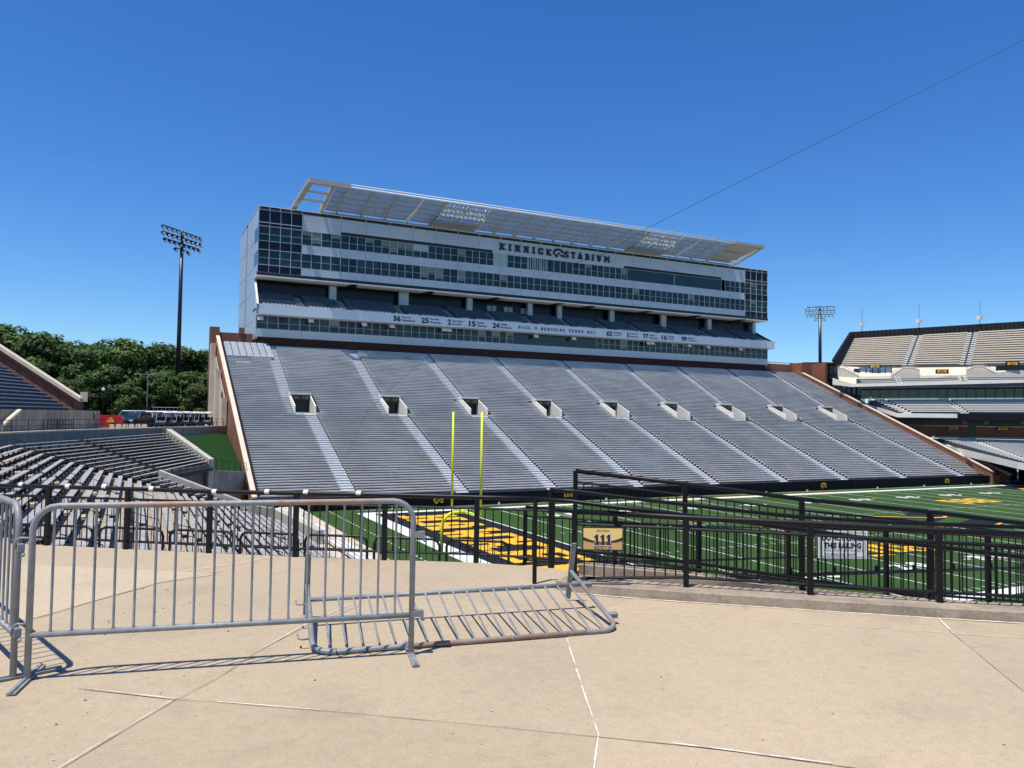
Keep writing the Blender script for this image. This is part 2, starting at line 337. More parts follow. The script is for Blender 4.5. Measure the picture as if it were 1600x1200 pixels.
for i in range(60): dd.append(rc(-4.0, -3.88, -5+i*1.0, -4.6+i*1.0))
for i in range(122): dd.append(rc(-4+i*.98, -3.6+i*.98, W_+4.3, W_+4.42))
stuff(fpoly('dotted_restraint_line', dd, M_line, .012))
for k in range(1, 10):
    n = str(min(k, 10-k)*10); x = 9.144+k*10*YD
    for side in (0, 1):
        mbn = MB(); yc = 7.4 if side == 0 else W_-7.4; rr = (1, 0, 0) if side == 0 else (-1, 0, 0); uu = (0, 1, 0) if side == 0 else (0, -1, 0)
        for j, dgt in enumerate(n):
            off = (-1.05 if j == 0 else 1.05)*(1 if side == 0 else -1)
            text(mbn, dgt, (x+off, yc, .018), rr, uu, .75 if dgt == '1' else 1.25, 1.9, .05)
        if k != 5:
            s_ = -1 if k < 5 else 1; xa = x+s_*2.15; mbn.poly([(xa, yc+.25, .018), (xa+s_*.8, yc+.05, .018), (xa, yc-.15, .018)])
        mbn.build('yard_number', M_line, field)
def endzone(x0, x1, north):
    fpoly('end_zone', [rc(x0, x1, .05, W_-.05)], M_fblk, .012)
    txt = 'IOWA' if north else 'HAWKEYES'; n = len(txt); step = (W_-4.4)/n
    for i, c in enumerate(txt):
        mb = MB(); yc = 2.2+step*(i+.5) if north else W_-2.2-step*(i+.5)
        slab(mb, c, ((x0+x1)/2, yc, .020), (0, 1 if north else -1, 0), (1 if not north else -1, 0, 0) if False else ((1, 0, 0) if not north else (-1, 0, 0)), step*.95, (x1-x0)*.66)
        mb.build('end_zone_letter', M_gold, field)
endzone(0.02, 9.04, False); endzone(L_-9.04, L_-.02, True)
mb = MB(); EC = at(1458, 811, 2, 0); print('emblem', EC); ES = 11.5; emblem(mb, (EC.x, EC.y, .024), (-1, 0, 0), (0, -1, 0), ES, 0, 1, (0, 0, .004)); mb.build('midfield_emblem', [M_fblk, M_turf], field)
# gold ring round the midfield head
mb = MB(); pts = [(math.cos(math.radians(a))*.62, .02+math.sin(math.radians(a))*.46) for a in range(-12, 193, 12)]
for (x0, y0), (x1, y1) in zip(pts, pts[1:]):
    mb.poly([(EC.x-x0*ES, EC.y-y0*ES, .03), (EC.x-x1*ES, EC.y-y1*ES, .03), (EC.x-x1*ES*1.05, EC.y-y1*ES*1.06, .03), (EC.x-x0*ES*1.05, EC.y-y0*ES*1.06, .03)])
for (x0, y0), (x1, y1) in zip([(-.52, -.28), (-.40, -.12), (-.22, -.02), (.0, -.05), (.2, -.2), (.45, -.34)], [(-.40, -.12), (-.22, -.02), (.0, -.05), (.2, -.2), (.45, -.34), (.62, -.3)]):
    mb.poly([(EC.x-x0*ES, EC.y-y0*ES, .03), (EC.x-x1*ES, EC.y-y1*ES, .03), (EC.x-x1*ES, EC.y-y1*ES+.45, .03), (EC.x-x0*ES, EC.y-y0*ES+.45, .03)])
mb.build('emblem_outline', M_gold, field)
for px_, py_ in ((1513, 783), (1386, 858)):
    c_ = at(px_, py_, 2, 0); x, y = c_.x, c_.y; mb = MB()
    pl = [(math.cos(a/12*6.283)*4.2*(1+.12*math.sin(a*2.6)), math.sin(a/12*6.283)*1.9*(1+.1*math.cos(a*3))) for a in range(12)]
    slab(mb, 'B1G', (x, y, .02), (-1, 0, 0), (0, -1, 0), 8.0, 4.2, (0, 0, 0), .5); mb.build('gold_field_mark', M_gold, field)
# ================================================================== GOAL POST
g = thing('goal_post', 'bright yellow goal post with tall uprights standing behind the near end zone', 'goal post', (-1.9, W_/2, 0))
mb = MB(); arc = [(-1.9, W_/2, 0), (-1.9, W_/2, 2.0)]+[(-1.9+1.05*(1-math.cos(a)), W_/2, 2.0+1.05*math.sin(a)) for a in [math.radians(k) for k in (18, 36, 54, 72, 90)]]+[(0, W_/2, 3.05)]
mb.tube(arc, .12, 12); mb.build('gooseneck', M_yel, g, True)
mb = MB(); mb.tube([(0, W_/2-2.86, 3.05), (0, W_/2+2.86, 3.05)], .09, 10); mb.build('crossbar', M_yel, g, True)
for s in (-1, 1):
    mb = MB(); mb.tube([(0, W_/2+s*2.82, 3.0), (0, W_/2+s*2.82, 10.67)], .085, 10); mb.build('upright', M_yel, g, True)
# ================================================================== WEST GRANDSTAND
XS, XN = -11.15, 109.3        # seating ends
YB, ZB, YT, ZT = 53.3, 1.42, 96.3, 21.2
NR = 79; RUN = (YT-YB)/NR; RISE = (ZT-ZB)/NR
def zs(y): return ZB+(y-YB)*RISE/RUN
AUT = [-3.9, 9.0, 21.8, 34.7, 48.6, 63.0, 75.9, 89.1, 102.1]; AUB = [-4.3, 8.6, 21.6, 34.4, 47.4, 60.7, 73.4, 86.6, 99.5]      # aisles above the portals: top, bottom
ALT = [-2.1, 10.6, 22.9, 35.6, 48.1, 60.8, 73.3, 86.0, 99.1]; ALB = [-1.4, 11.8, 23.9, 36.8, 49.6, 62.6, 75.1, 88.5, 103.0]     # aisles below them
VX = [-4.05, 8.65, 21.1, 33.7, 46.3, 58.7, 71.0, 83.4, 96.5]        # portal left wall x
YV0, YV1 = 73.3, 77.5
gs = thing('grandstand', 'long bank of grey aluminium bleachers climbing to the press box', 'grandstand', ((XS+XN)/2, YB, 0))
KV0 = int((YV0-YB)/RUN); KV1 = int((YV1-YB)/RUN)
def AX(i, k):
    if k > KV1: t = (k-KV1)/(NR-KV1); return AUB[i]+(AUT[i]-AUB[i])*t
    t = k/KV0; return ALB[i]+(ALT[i]-ALB[i])*t
mb = MB()
for k in range(NR):
    y = YB+k*RUN; z = ZB+k*RISE
    segs = [(XS, XN)]
    if KV0 <= k <= KV1:
        segs = []; x = XS
        for v in VX: segs.append((x, v+.05)); x = v+2.95
        segs.append((x, XN))
    for x0, x1 in segs:
        mb.poly([(x0, y, z-.45 if k else 0), (x1, y, z-.45 if k else 0), (x1, y, z), (x0, y, z)]); mb.poly([(x0, y, z), (x1, y, z), (x1, y+RUN, z), (x0, y+RUN, z)])
mb.build('stepped_deck', M_tread, gs)
bi = []
for k in range(NR-1):
    y = YB+k*RUN; z = ZB+k*RISE; A = [AX(i, k) for i in range(9)]
    cuts = [(a-.82, a+.82) for a in A]
    if KV0 <= k <= KV1: cuts = [(v-1.0, v+3.35) for v in VX]
    x = XS+.25; segs = []
    for c0, c1 in cuts: segs.append((x, c0)); x = c1
    segs.append((x, XN-.2))
    for x0, x1 in segs:
        def fn(m, x0=x0, x1=x1, y=y, z=z):
            m.mi(0).box(x0, x1, y+.04, y+.30, z+.25, z+.40)                 # seat plank
            n = max(1, int((x1-x0)/2.2)); m.mi(1)
            for i in range(n+1): xx = x0+.15+(x1-x0-.3)*i/n; m.box(xx-.03, xx+.03, y+.14, y+.24, z, z+.25)
            m.mi(0)
        bi.append((near(((x0+x1)/2, y, z)), fn))
capped(bi, 'bench', [M_alu, M_tread], gs, 100, 'benches')
def aisle(i, k0, k1):
    m = MB()
    for k in range(k0, k1):
        ac = AX(i, k)
        y = YB+k*RUN; z = ZB+k*RISE
        m.box(ac-.8, ac+.8, y+.01, y+RUN, z+.002, z+.06); m.box(ac-.8, ac+.8, y+RUN*.5, y+RUN+.005, z+.06, z+.16)
    m.build('aisle_steps', M_aisle, gs)
for i in range(9): aisle(i, KV1+1, NR); aisle(i, 0, KV0-1)
for i, v in enumerate(VX):       # side flights that pass each portal
    m = MB()
    for k in range(KV0-1, KV1+1):
        y = YB+k*RUN; z = ZB+k*RISE; m.box(v-.95, v-.12, y+.01, y+RUN, z+.002, z+.12)
    for k in range(KV0-1, KV0+1):
        y = YB+k*RUN; z = ZB+k*RISE; m.box(v-.95, v+3.9, y+.01, y+RUN, z+.14, z+.17)
    m.build('aisle_steps', M_aisle, gs)
TXT = ['122 - 123', '123 - 124', '124 - 125', '125 - 126', '126 - 127', '127 - 128', '128 - 129', '129 - 130', '130 - 131']
for i, v in enumerate(VX):
    m = MB(); x0, x1 = v, v+2.85; zf_ = zs(YV0)+.05; zb = zs(YV1)+.7
    for xa in (x0, x1-.15):      # sloping side walls
        m.prism([(xa, YV0, zf_-.1), (xa, YV1+.2, zf_-.1), (xa, YV1+.2, zb), (xa, YV0, zf_+.8)], (.15, 0, 0))
    m.box(x0-.04, x1+.04, YV1-.75, YV1+.3, zb-.25, zb+.08)
    po = m.build('portal_surround', M_white, gs)
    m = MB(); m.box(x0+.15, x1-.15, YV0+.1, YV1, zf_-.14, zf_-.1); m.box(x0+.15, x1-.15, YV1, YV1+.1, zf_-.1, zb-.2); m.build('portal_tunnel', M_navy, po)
    m = MB(); m.box(x0+.16, x1-.16, YV1-.9, YV1-.8, zb-1.05, zb-.25); sg = m.build('portal_sign', M_letter, po)
    m = MB(); text(m, TXT[i], ((x0+x1)/2, YV1-.91, zb-.62), (1, 0, 0), (0, 0, 1), 2.1, .32, .01); m.build('sign_text', mat('dull_gold', (.42, .27, .05), .7), sg)
# front wall, bowed slightly towards the middle
m = MB()
fw = [(-11.3, 53.2), (5, 53.2), (24, 53.2), (24, 53.3), (51, 53.3), (76.3, 53.3), (76.3, 53.0), (95, 53.0), (110.6, 52.7)]
for (xa, ya), (xb, yb) in zip(fw, fw[1:]):
    if abs(xa-xb) < .01: continue
    t = 1.40; m.hexa([(xa, ya-.28, 0), (xb, yb-.28, 0), (xb, yb+.06, 0), (xa, ya+.06, 0), (xa, ya-.28, t), (xb, yb-.28, t), (xb, yb+.06, t), (xa, ya+.06, t)])
fwall = m.build('field_wall', M_wallb, gs)
for x in (8.6, 70.0, 98.2):
    m = MB(); emblem(m, (x, 52.60 if x > 77 else 52.86, .72), (1, 0, 0), (0, 0, 1), .95, 0, 1, (0, -.006, 0)); m.build('wall_emblem', [M_gold, M_wallb], fwall)
m = MB()
for x in (8.6,): pass
slab(m, 'HAWK', (26.0, 52.86, .72), (1, 0, 0), (0, 0, 1), 1.7, .42); m.build('wall_lettering', M_gold, fwall)
m = MB()
for x in (3, 16, 31, 43, 58, 66, 81, 92, 104): m.box(x-.09, x+.09, 52.2, 52.35, .02, .28)
m.build('field_marker', M_line, gs)
# end walls: red brick with a pale coping
def endwall(xa, xb, south):
    m = MB(); y0, y1 = 52.0, 94.2; h = .95
    m.prism([(xa, y0, 0), (xa, YT+3.5, 0), (xa, YT+3.5, zs(YT)+h), (xa, y0+.9, zs(y0)+h)], (xb-xa, 0, 0)) if south else m.prism([(xa, y0, 0), (xa, 95.6, 0), (xa, 95.6, zs(95.6)+.9), (xa, y0, zs(y0)+1.15)], (xb-xa, 0, 0))
    wl = m.build('end_wall', M_brick, gs)
    m = MB(); c0 = .12
    if south: m.prism([(xa-.2, y0-.1, zs(y0)+h-.05), (xa-.2, YT+.3, zs(YT+.3)+h), (xa-.2, YT+.3, zs(YT+.3)+h+c0), (xa-.2, y0-.1, zs(y0)+h+c0)], (xb-xa+.02, 0, 0))
    else: m.prism([(xa-.1, y0-.1, zs(y0)+1.16), (xa-.1, 93.6, zs(93.6)+.92), (xa-.1, 93.6, zs(93.6)+1.14), (xa-.1, y0-.1, zs(y0)+1.36)], (xb-xa-.25, 0, 0))
    m.build('coping', M_coping, wl); return wl
swall = endwall(-11.75, -11.25, True)
nwall = endwall(109.35, 110.2, False)
# outer north retaining wall, stepping down to the field gate
m = MB(); m.prism([(112.6, 51.2, 0), (112.6, 62.5, 0), (112.6, 62.5, 6.0), (112.6, 51.2, 1.5)], (.5, 0, 0)); o = m.build('outer_brick_wall', M_brick, gs)
m = MB(); m.prism([(112.4, 51.0, 1.5), (112.4, 62.5, 6.05), (112.4, 62.5, 6.3), (112.4, 51.0, 1.75)], (.9, 0, 0)); m.build('coping', M_coping, o)
m = MB(); m.box(110.4, 113.2, 52.6, 53.0, 0, 1.3); m.build('gate_wall', M_tan, gs)
# arches and piers on the south face
m = MB(); 
for i, (ya, yb) in enumerate(((97.0, 99.4), (87.5, 89.0), (78.5, 80))):
    m.box(-12.55, -11.9, ya, yb, 0, zs(min(ya, YT))-(.6 if i else 0))
m.build('stone_pier', M_coping, swall)
m = MB()
for yc, hw, zt in ((93.2, 1.6, 17.0), (84.0, 1.2, 13.4)):
    a = [(-12.0, yc-hw, ZF), (-12.0, yc-hw, zt-hw)]+[(-12.0, yc-hw*math.cos(math.radians(t)), zt-hw+hw*math.sin(math.radians(t))) for t in range(15, 180, 15)]+[(-12.0, yc+hw, zt-hw), (-12.0, yc+hw, ZF)]
    m.prism(a, (-.06, 0, 0))
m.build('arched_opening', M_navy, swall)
m = MB(); m.prism([(-11.99, 80.5, ZF), (-11.99, 98, ZF), (-11.99, 98, 19), (-11.99, 95, 19), (-11.99, 80.5, zs(80.5)-1.5)], (.035, 0, 0)); m.build('pale_stone_facing', M_coping, swall)
m = MB(); m.box(-12.6, -11.2, 99.0, 101.0, 0, 24.0); m.box(-11.2, -6.1, 100.1, 101.0, 18, 23.3); m.box(-8.2, -7.4, 99.95, 100.15, 23.2, 24.2); m.build('corner_pilaster', M_brick, swall)
m = MB(); m.box(-11.2, -6.1, 96.35, 100.1, 20.9, 21.35); m.build('upper_landing', M_tread, gs)
m = MB(); m.box(-6.1, 109.4, 97.2, 97.5, ZT-.6, 22.62); m.box(-11.2, -6.1, 96.4, 96.9, ZT-.6, 21.5); m.build('brick_base_band', M_brickd, gs)
m = MB(); m.box(-6.1, 109.4, YT-.1, 97.2, ZT-.3, ZT-.05); m.build('top_walkway', M_tread, gs)
m = MB(); m.box(102.1, 110.2, 96.9, 97.5, 18, 23.0); m.box(109.6, 113.6, 94.2, 97.5, 15, 23.3); m.box(112.9, 113.6, 90.6, 94.2, 15, 23.2); m.build('brick_parapet', M_brick, gs)
m = MB(); m.box(102.1, 113.7, 96.88, 97.6, 23.3, 23.42); m.build('parapet_cap', M_coping, gs)
# metal cover sheets laid over the topmost rows at the south end
m = MB()
for i in range(7):
    x0 = -10.9+i*.98; 
    for j in range(6): m.hexa([(x0, 90.3+j*.93, zs(90.3+j*.93)+.46), (x0+.86, 90.3+j*.93, zs(90.3+j*.93)+.46), (x0+.86, 91.2+j*.93, zs(91.2+j*.93)+.46), (x0, 91.2+j*.93, zs(91.2+j*.93)+.46), (x0, 90.3+j*.93, zs(90.3+j*.93)+.5), (x0+.86, 90.3+j*.93, zs(90.3+j*.93)+.5), (x0+.86, 91.2+j*.93, zs(91.2+j*.93)+.5), (x0, 91.2+j*.93, zs(91.2+j*.93)+.5)])
m.build('cover_sheet', mat('cover_metal', (.27, .30, .33), .6, noise=.15, scale=1), gs)
m = MB()
for xx in [(-7.4+.45*i) for i in range(7)]: m.tube([(xx, 89.5, zs(89.5)+.05), (xx, 89.5, zs(89.5)+1.0)], .02, 5)
m.tube([(-7.4, 89.5, zs(89.5)+1.0), (-4.7, 89.5, zs(89.5)+1.0)], .025, 5); m.tube([(-7.4, 89.5, zs(89.5)+.6), (-4.7, 89.5, zs(89.5)+.6)], .02, 5); m.build('row_rail', M_steelw, gs)
m = MB(); m.box(-9.9, -7.8, 88.3, 88.36, zs(88.3)+.05, zs(88.3)+.55); m.build('white_board', M_cream, gs)
# ================================================================== PRESS BOX
Y0 = 96.6; XL, XR = -6.08, 102.05
pb = thing('press_box', 'tall grey clad press box building with ribbon windows above the bleachers', 'building', ((XL+XR)/2, Y0, 20))
m = MB(); m.box(XL+.35, XR-.35, Y0+1.2, 119, 32.3, 43.2); m.box(XL+.35, XR-.35, 101.2, 119, 22, 32.3); m.box(XL+.35, XR-.35, Y0+1.2, 101.2, 22.3, 27); m.build('core', M_navy, pb)
def clad(x0, x1, z0, z1, y0=Y0, d=.22): return (x0, x1, y0, y0+d, z0, z1)
m = MB()
for b in (clad(.72, 95.5, 40.86, 43.0), clad(.72, 7.1, 40.33, 40.86), clad(35.0, 63.8, 40.33, 40.86), clad(88.9, 95.5, 40.33, 40.86), clad(.72, 95.5, 36.58, 37.98), clad(.72, 95.5, 32.95, 34.15), clad(XL, XR, 22.6, 23.86)):
    m.box(*b)
fac = m.build('facade_cladding', M_clad, pb)
m = MB()
for x in [7.1+4.21*i for i in range(22)]:
    for z0, z1 in ((40.9, 43.0), (36.6, 37.96), (32.97, 34.13)): m.box(x-.03, x+.03, Y0-.006, Y0+.02, z0, z1)
for z in (41.4, 41.95, 42.5): m.box(.72, 95.5, Y0-.006, Y0+.02, z-.012, z+.012)
for z in (37.1, 37.5, 33.4, 33.8): m.box(.72, 95.5, Y0-.006, Y0+.02, z-.01, z+.01)
for x in [1+8.42*i for i in range(12)]: m.box(x-.025, x+.025, Y0-.006, Y0+.02, 22.6, 23.86)
m.build('panel_joint', mat('panel_joint', (.22, .25, .28), .8), fac)
m = MB(); m.box(XL, XR, Y0-.02, Y0+.3, 43.0, 43.5); m.box(7.1, 35.0, Y0+.12, Y0+.3, 40.33, 40.86); m.box(63.8, 88.9, Y0+.12, Y0+.3, 40.33, 40.86); m.box(XL-.1, XR+.1, Y0-.06, Y0+.25, 32.45, 32.93); m.build('dark_reveal', M_letter, pb)
m = MB(); m.box(XL-.05, XR+.05, Y0-.05, 119.2, 43.5, 43.62); m.build('roof_slab', M_steelw, pb); m = MB(); m.box(XL+.5, XR-.5, Y0+.6, 118.5, 43.62, 43.66); m.build('roof_membrane', M_conc, pb)
m = MB()
for x in [7.1+4.21*i for i in range(22)]+[-6, -4.45, -2.8, -1.1, .65, 95.5, 97.1, 98.8, 100.4, 102]: m.box(x-.05, x+.05, Y0-.07, Y0-.02, 42.95, 43.52)
m.build('parapet_fin', M_frame, pb)
# spandrel glass at both corners
for xa, xb in ((XL, .72), (95.5, XR)):
    for z0, z1 in ((41.02, 42.95), (40.44, 40.9), (36.62, 37.96), (32.95, 34.1)):
        m = MB(); m.box(xa+.02, xb, Y0+.05, Y0+.2, z0, z1); o = m.build('spandrel_glass', M_glass2, pb)
        m = MB(); n = 4
        for i in range(n+1): x = xa+(xb-xa)*i/n; m.box(x-.024 if i else x, x+.024 if i < n else x, Y0-.04, Y0+.05, z0, z1)
        m.box(xa, xb, Y0-.05, Y0+.04, z1, z1+.05); m.box(xa, xb, Y0-.05, Y0+.04, z0-.05, z0); m.build('mullion', M_frame, o)
WR = random.Random(11)
def window(x0, x1, z0, z1, y, m_, glass, plain=False):
    if not plain and WR.random() < .13: hgt = WR.choice((.3, .45, .45, .8)); m_.mi(2).box(x0+.05, x1-.05, y+.085, y+.099, z1-(z1-z0)*hgt, z1-.05); m_.mi(0)
    m_.mi(0).box(x0, x1, y+.10, y+.14, z0, z1); m_.mi(1)
    m_.box(x0, x0+.036, y-.02, y+.09, z0, z1); m_.box(x1-.036, x1, y-.02, y+.09, z0, z1)
    m_.box(x0+.036, x1-.036, y+.01, y+.09, z0, z0+.04); m_.box(x0+.036, x1-.036, y+.01, y+.09, z1-.04, z1)
    if not plain: zm = z0+(z1-z0)*.47; m_.box(x0+.036, x1-.036, y+.02, y+.09, zm-.02, zm+.02)
    m_.mi(0)
bays = [(-6.06+1.69*i, -6.06+1.69*(i+1)) for i in range(4)]+[(.72+1.595*i, .72+1.595*(i+1)) for i in range(4)]+[(7.1+1.4033*i, 7.1+1.4033*(i+1)) for i in range(63)]+[(95.5+1.63*i, 95.5+1.63*(i+1)) for i in range(4)]
wins = []; odd = []
for x0, x1 in bays:
    for lv, (z0, z1) in enumerate(((37.98, 40.33), (34.15, 36.58), (23.86, 26.0))):
        if lv == 0 and 63.7 < x0 < 88.6: continue
        if lv == 2 and 38.0 < x0 < 57.4: continue
        if lv == 0 and 34.9 < x0 < 37.9: odd.append((x0, x1, z0, z1, 1)); continue
        if lv == 0 and 19.5 < x0 < 22: odd.append((x0, x1, z0, z1, 2)); continue
        if lv == 0 and 42.0 < x0 < 45: odd.append((x0, x1, z0, z1, 3)); continue
        if lv == 0 and 45 < x0 < 51: odd.append((x0, x1, z0, z1, 4)); continue
        wins.append((near(((x0+x1)/2, Y0, z0)), lambda mm, a=x0, b=x1, c=z0, d=z1: window(a, b, c, d, Y0-.02, mm, 0)))
capped(wins, 'window', [M_glass, M_frame, mat('drawn_blind', (.16, .20, .21), .6)], pb, 100, 'windows')
for x0, x1, z0, z1, k in odd:
    m = MB()
    if k == 2:
        window(x0, x1, z0, z1, Y0-.02, m, 0); m.mi(2).box(x0+.06, x1-.06, Y0+.03, Y0+.06, z0+1.2, z1-.08); m.mi(0)
    elif k == 3:
        window(x0, x1, z0, z1, Y0-.02, m, 0, True); m.mi(2)
        for j in range(3): m.box(x0+.15+.45*j, x0+.3+.45*j, Y0+.0, Y0+.06, z0+.08, z1-.08)
        m.mi(0)
    else: window(x0, x1, z0, z1, Y0-.02, m, 0, True)
    m.build('window', [M_glassc if k == 1 else M_glass, M_frame, M_glassc], pb)
for x0, x1, z0, z1 in ((63.83, 76.35, 37.98, 40.33), (76.4, 88.9, 37.98, 40.33), (38.1, 57.4, 23.3, 26.0)):
    m = MB(); window(x0, x1, z0, z1, Y0-.03, m, 0, True); m.build('picture_window', [M_glassg, M_frame], pb)
# south flank: clad panels with a vertical slot, corner glass, cut-back end walls of the open deck
m = MB(); m.box(XL, XL+.3, 101.0, 110.0, 21.5, 43.5); m.box(XL, XL+.3, 111.2, 120.5, 21.5, 43.3); m.box(XL, XL+.3, Y0+.3, 101.0, 22.3, 27.2)
m.prism([(XL, Y0+.3, 26.9), (XL, 101.0, 26.9), (XL, 101.0, 32.3), (XL, 99.9, 32.3)], (.3, 0, 0)); sw = m.build('flank_wall', M_clad, pb)
m = MB(); m.box(XL+.15, XL+.3, 110.0, 111.2, 21.5, 43.4)
for z in (25.5, 30.2, 34.2, 38.6): m.box(XL-.006, XL+.02, 101.0, 110.0, z-.06, z+.06); m.box(XL-.006, XL+.02, 111.2, 120.5, z-.06, z+.06)
m.build('panel_joint', M_conc, sw)
m = MB(); m.box(XL+.02, XL+.1, Y0+.2, 100.8, 34.2, 36.5); m.box(XL+.02, XL+.1, Y0+.2, 100.8, 38.0, 40.3); m.box(XL+.02, XL+.1, Y0+.3, 98.6, 23.9, 26.0); m.build('corner_glass', M_glass, sw)
m = MB()
for z0, z1 in ((40.3, 43.5), (36.5, 38.0), (32.5, 34.2)): m.box(XL, XL+.12, Y0+.2, 101.0, z0, z1)
m.build('flank_band', M_clad, sw)
m = MB(); m.box(XR-.3, XR, Y0+.3, 119, 22.3, 26.8); m.box(XR-.3, XR, Y0+.3, 119, 32.4, 43.5); m.box(XR-.3, XR, 101, 119, 26.8, 32.4); m.build('north_flank', M_clad, pb)
m = MB(); m.box(XL-.12, XR+.12, Y0-.05, 100.0, 32.28, 32.44); m.build('soffit', mat('soffit_panel', (.85, .84, .80), .7), pb)
m = MB(); m.box(XL+.3, XR-.3, 100.0, 101.1, 32.2, 32.4)
for x in [9.6, 23.4, 36.2, 49.6, 56.7, 70.2, 83.0, 95.4]: m.hexa([(x-.5, Y0, 32.14), (x+.5, Y0, 32.14), (x+.9, 100.2, 32.14), (x-.9, 100.2, 32.14), (x-.5, Y0, 32.27), (x+.5, Y0, 32.27), (x+.9, 100.2, 32.27), (x-.9, 100.2, 32.27)])
m.build('soffit_beam', M_navy, pb)
for xp, wd in ((520, 10), (631, 14), (734, 8), (828.5, 7), (874.5, 7), (956.5, 7), (1037, 8), (1108.5, 6), (1178, 5)):
    c = at(xp, 460, 1, 99.6); m = MB(); ww = wd*.115/2*(1+(xp-500)/1400); m.box(c.x-ww, c.x+ww, 99.5, 100.3, 28.3, 32.15); m.build('column', M_clad, pb)
# glazed wall behind the open deck
m = MB(); m.box(XL+.3, XR-.3, 101.05, 101.15, 28.6, 32.2); bg_ = m.build('deck_glazing', M_glass2, pb)
m = MB()
for x in [XL+1.2+2.1*i for i in range(51)]: m.box(x-.04, x+.04, 100.98, 101.05, 28.8, 32.1)
m.build('mullion', M_navy, bg_)
for x in (36.0, 37.0, 39.5, 40.5, 43.1, 44.1): m = MB(); m.box(x, x+.85, 100.95, 100.97, 30.2, 31.3); m.build('bright_pane', mat('daylight_glass', (.35, .5, .62), .3), bg_)
# fascia and open seating deck
YFc = 94.2
m = MB(); m.box(-6.05, 101.75, YFc, YFc+.35, 25.95, 27.55); m.box(-6.05, 101.75, YFc+.35, Y0+.3, 25.95, 26.12); fas = m.build('fascia', mat('fascia_panel', (.58, .63, .69), .5, .25), pb)
m = MB(); m.prism([(-6.35, YFc-.1, 27.5), (-6.35, YFc+.35, 27.5), (-6.35, 98.0, 31.3), (-6.35, 97.5, 31.3)], (.3, 0, 0)); m.build('deck_end_coping', M_white, pb)
m = MB(); m.prism([(101.4, YFc+.2, 27.5), (101.4, 101, 27.5), (101.4, 101, 30.8)], (.15, 0, 0)); m.build('deck_end_glass', M_glass, pb)
NRD = 7
m = MB()
for k in range(NRD): y = YFc+.35+k*.82; m.box(-6.0, 101.5, y, y+.84, 26.3, 27.1+k*.38)
dk = m.build('open_seating_deck', mat('deck_concrete', (.10, .12, .14), .8), pb)
DA = [at(xp, 475, 1, 97.0).x for xp in (462, 530, 600, 632, 712, 748, 792, 840, 905, 925, 962, 1010, 1045, 1095, 1140, 1185)]
DA = [at(xp, 487, 1, 96.2).x for xp in (470, 537, 627, 705, 772, 830, 887, 945, 998, 1053, 1109, 1153)]
prev = -5.6
for a in DA+[101.2]:
    m = MB()
    for k in range(NRD):
        y = YFc+.5+k*.82; z = 27.1+k*.38
        m.box(prev+.1, a-.75, y, y+.40, z+.40, z+.46); m.box(prev+.1, a-.75, y+.40, y+.46, z+.34, z+.84)
    m.build('seat_row_block', M_seatd, dk); prev = a+.6
m = MB()
for a in DA: 
    for k in range(NRD): y = YFc+.36+k*.82; m.box(a-.6, a+.5, y, y+.82, 27.1+k*.38, 27.4+k*.38)
m.build('deck_steps', M_conc, dk)
m = MB(); x = -5.4
while x < 101:
    if all(abs(x-a) > .9 for a in DA) and (x < 12 or int(x) % 5): m.box(x, x+.42, YFc+.5, YFc+.56, 27.56, 27.78)
    x += .6
stuff(m.build('front_row_chair_backs', M_white, dk))
# lettering
for wd, xc, ww in (('KINNICK', 41.75, 11.0), ('STADIUM', 55.25, 10.4)):
    tot = sum(len(GL[c][0]) for c in wd)+3.2*6; sx = ww/tot; xx = xc-ww/2
    for c in wd:
        lw = len(GL[c][0])*sx; m = MB(); slab(m, c, (xx+lw/2, Y0-.04, 41.68), (1, 0, 0), (0, 0, 1), lw, 1.22, (0, -.14, 0)); m.build('letter', M_letter, pb); xx += lw+3.2*sx
m = MB(); emblem(m, (48.75, Y0-.14, 41.70), (1, 0, 0), (0, 0, 1), 1.95, 0, 1, (0, -.01, 0)); m.build('building_emblem', [M_letter, M_clad], pb)
x_ = at(812, 513, 1, YFc).x; st_ = (at(933, 523, 1, YFc).x-x_)/25
for i, c in enumerate('PAUL W.BRECHLER PRESS BOX'):
    if c not in ' .': m = MB(); text(m, c, (x_+i*st_, YFc-.02, 26.72), (1, 0, 0), (0, 0, 1), st_*(.66 if c != 'W' else .8), .56, .05); m.build('letter', M_letter, fas)
for num, a, b, xp in (('36', 'Larry', 'Station', 620), ('25', 'Randy', 'Duncan', 664), ('2', 'Gordon', 'Locke', 702), ('15', 'Duke', 'Slater', 738), ('24', 'Nile', 'Kinnick', 775),
                  ('62', 'Calvin', 'Jones', 952), ('1', 'Aubrey', 'Devine', 981), ('77', 'Alex', 'Karras', 1009), ('16', 'Chuck', 'Long', 1038), ('99', 'Andre', 'Tippett', 1069)):
    c = at(xp, 512, 1, YFc); m = MB(); nw = 1.35 if len(num) > 1 else (.3 if num == '1' else .65)
    text(m, num, (c.x, YFc-.02, 26.72), (1, 0, 0), (0, 0, 1), nw, .98, .045)
    text(m, a, (c.x+nw/2+.2+.17*len(a), YFc-.02, 27.0), (1, 0, 0), (0, 0, 1), .34*len(a), .38, .03); text(m, b, (c.x+nw/2+.2+.17*len(b), YFc-.02, 26.48), (1, 0, 0), (0, 0, 1), .34*len(b), .36, .03)
    m.build('retired_number', M_letter, fas)
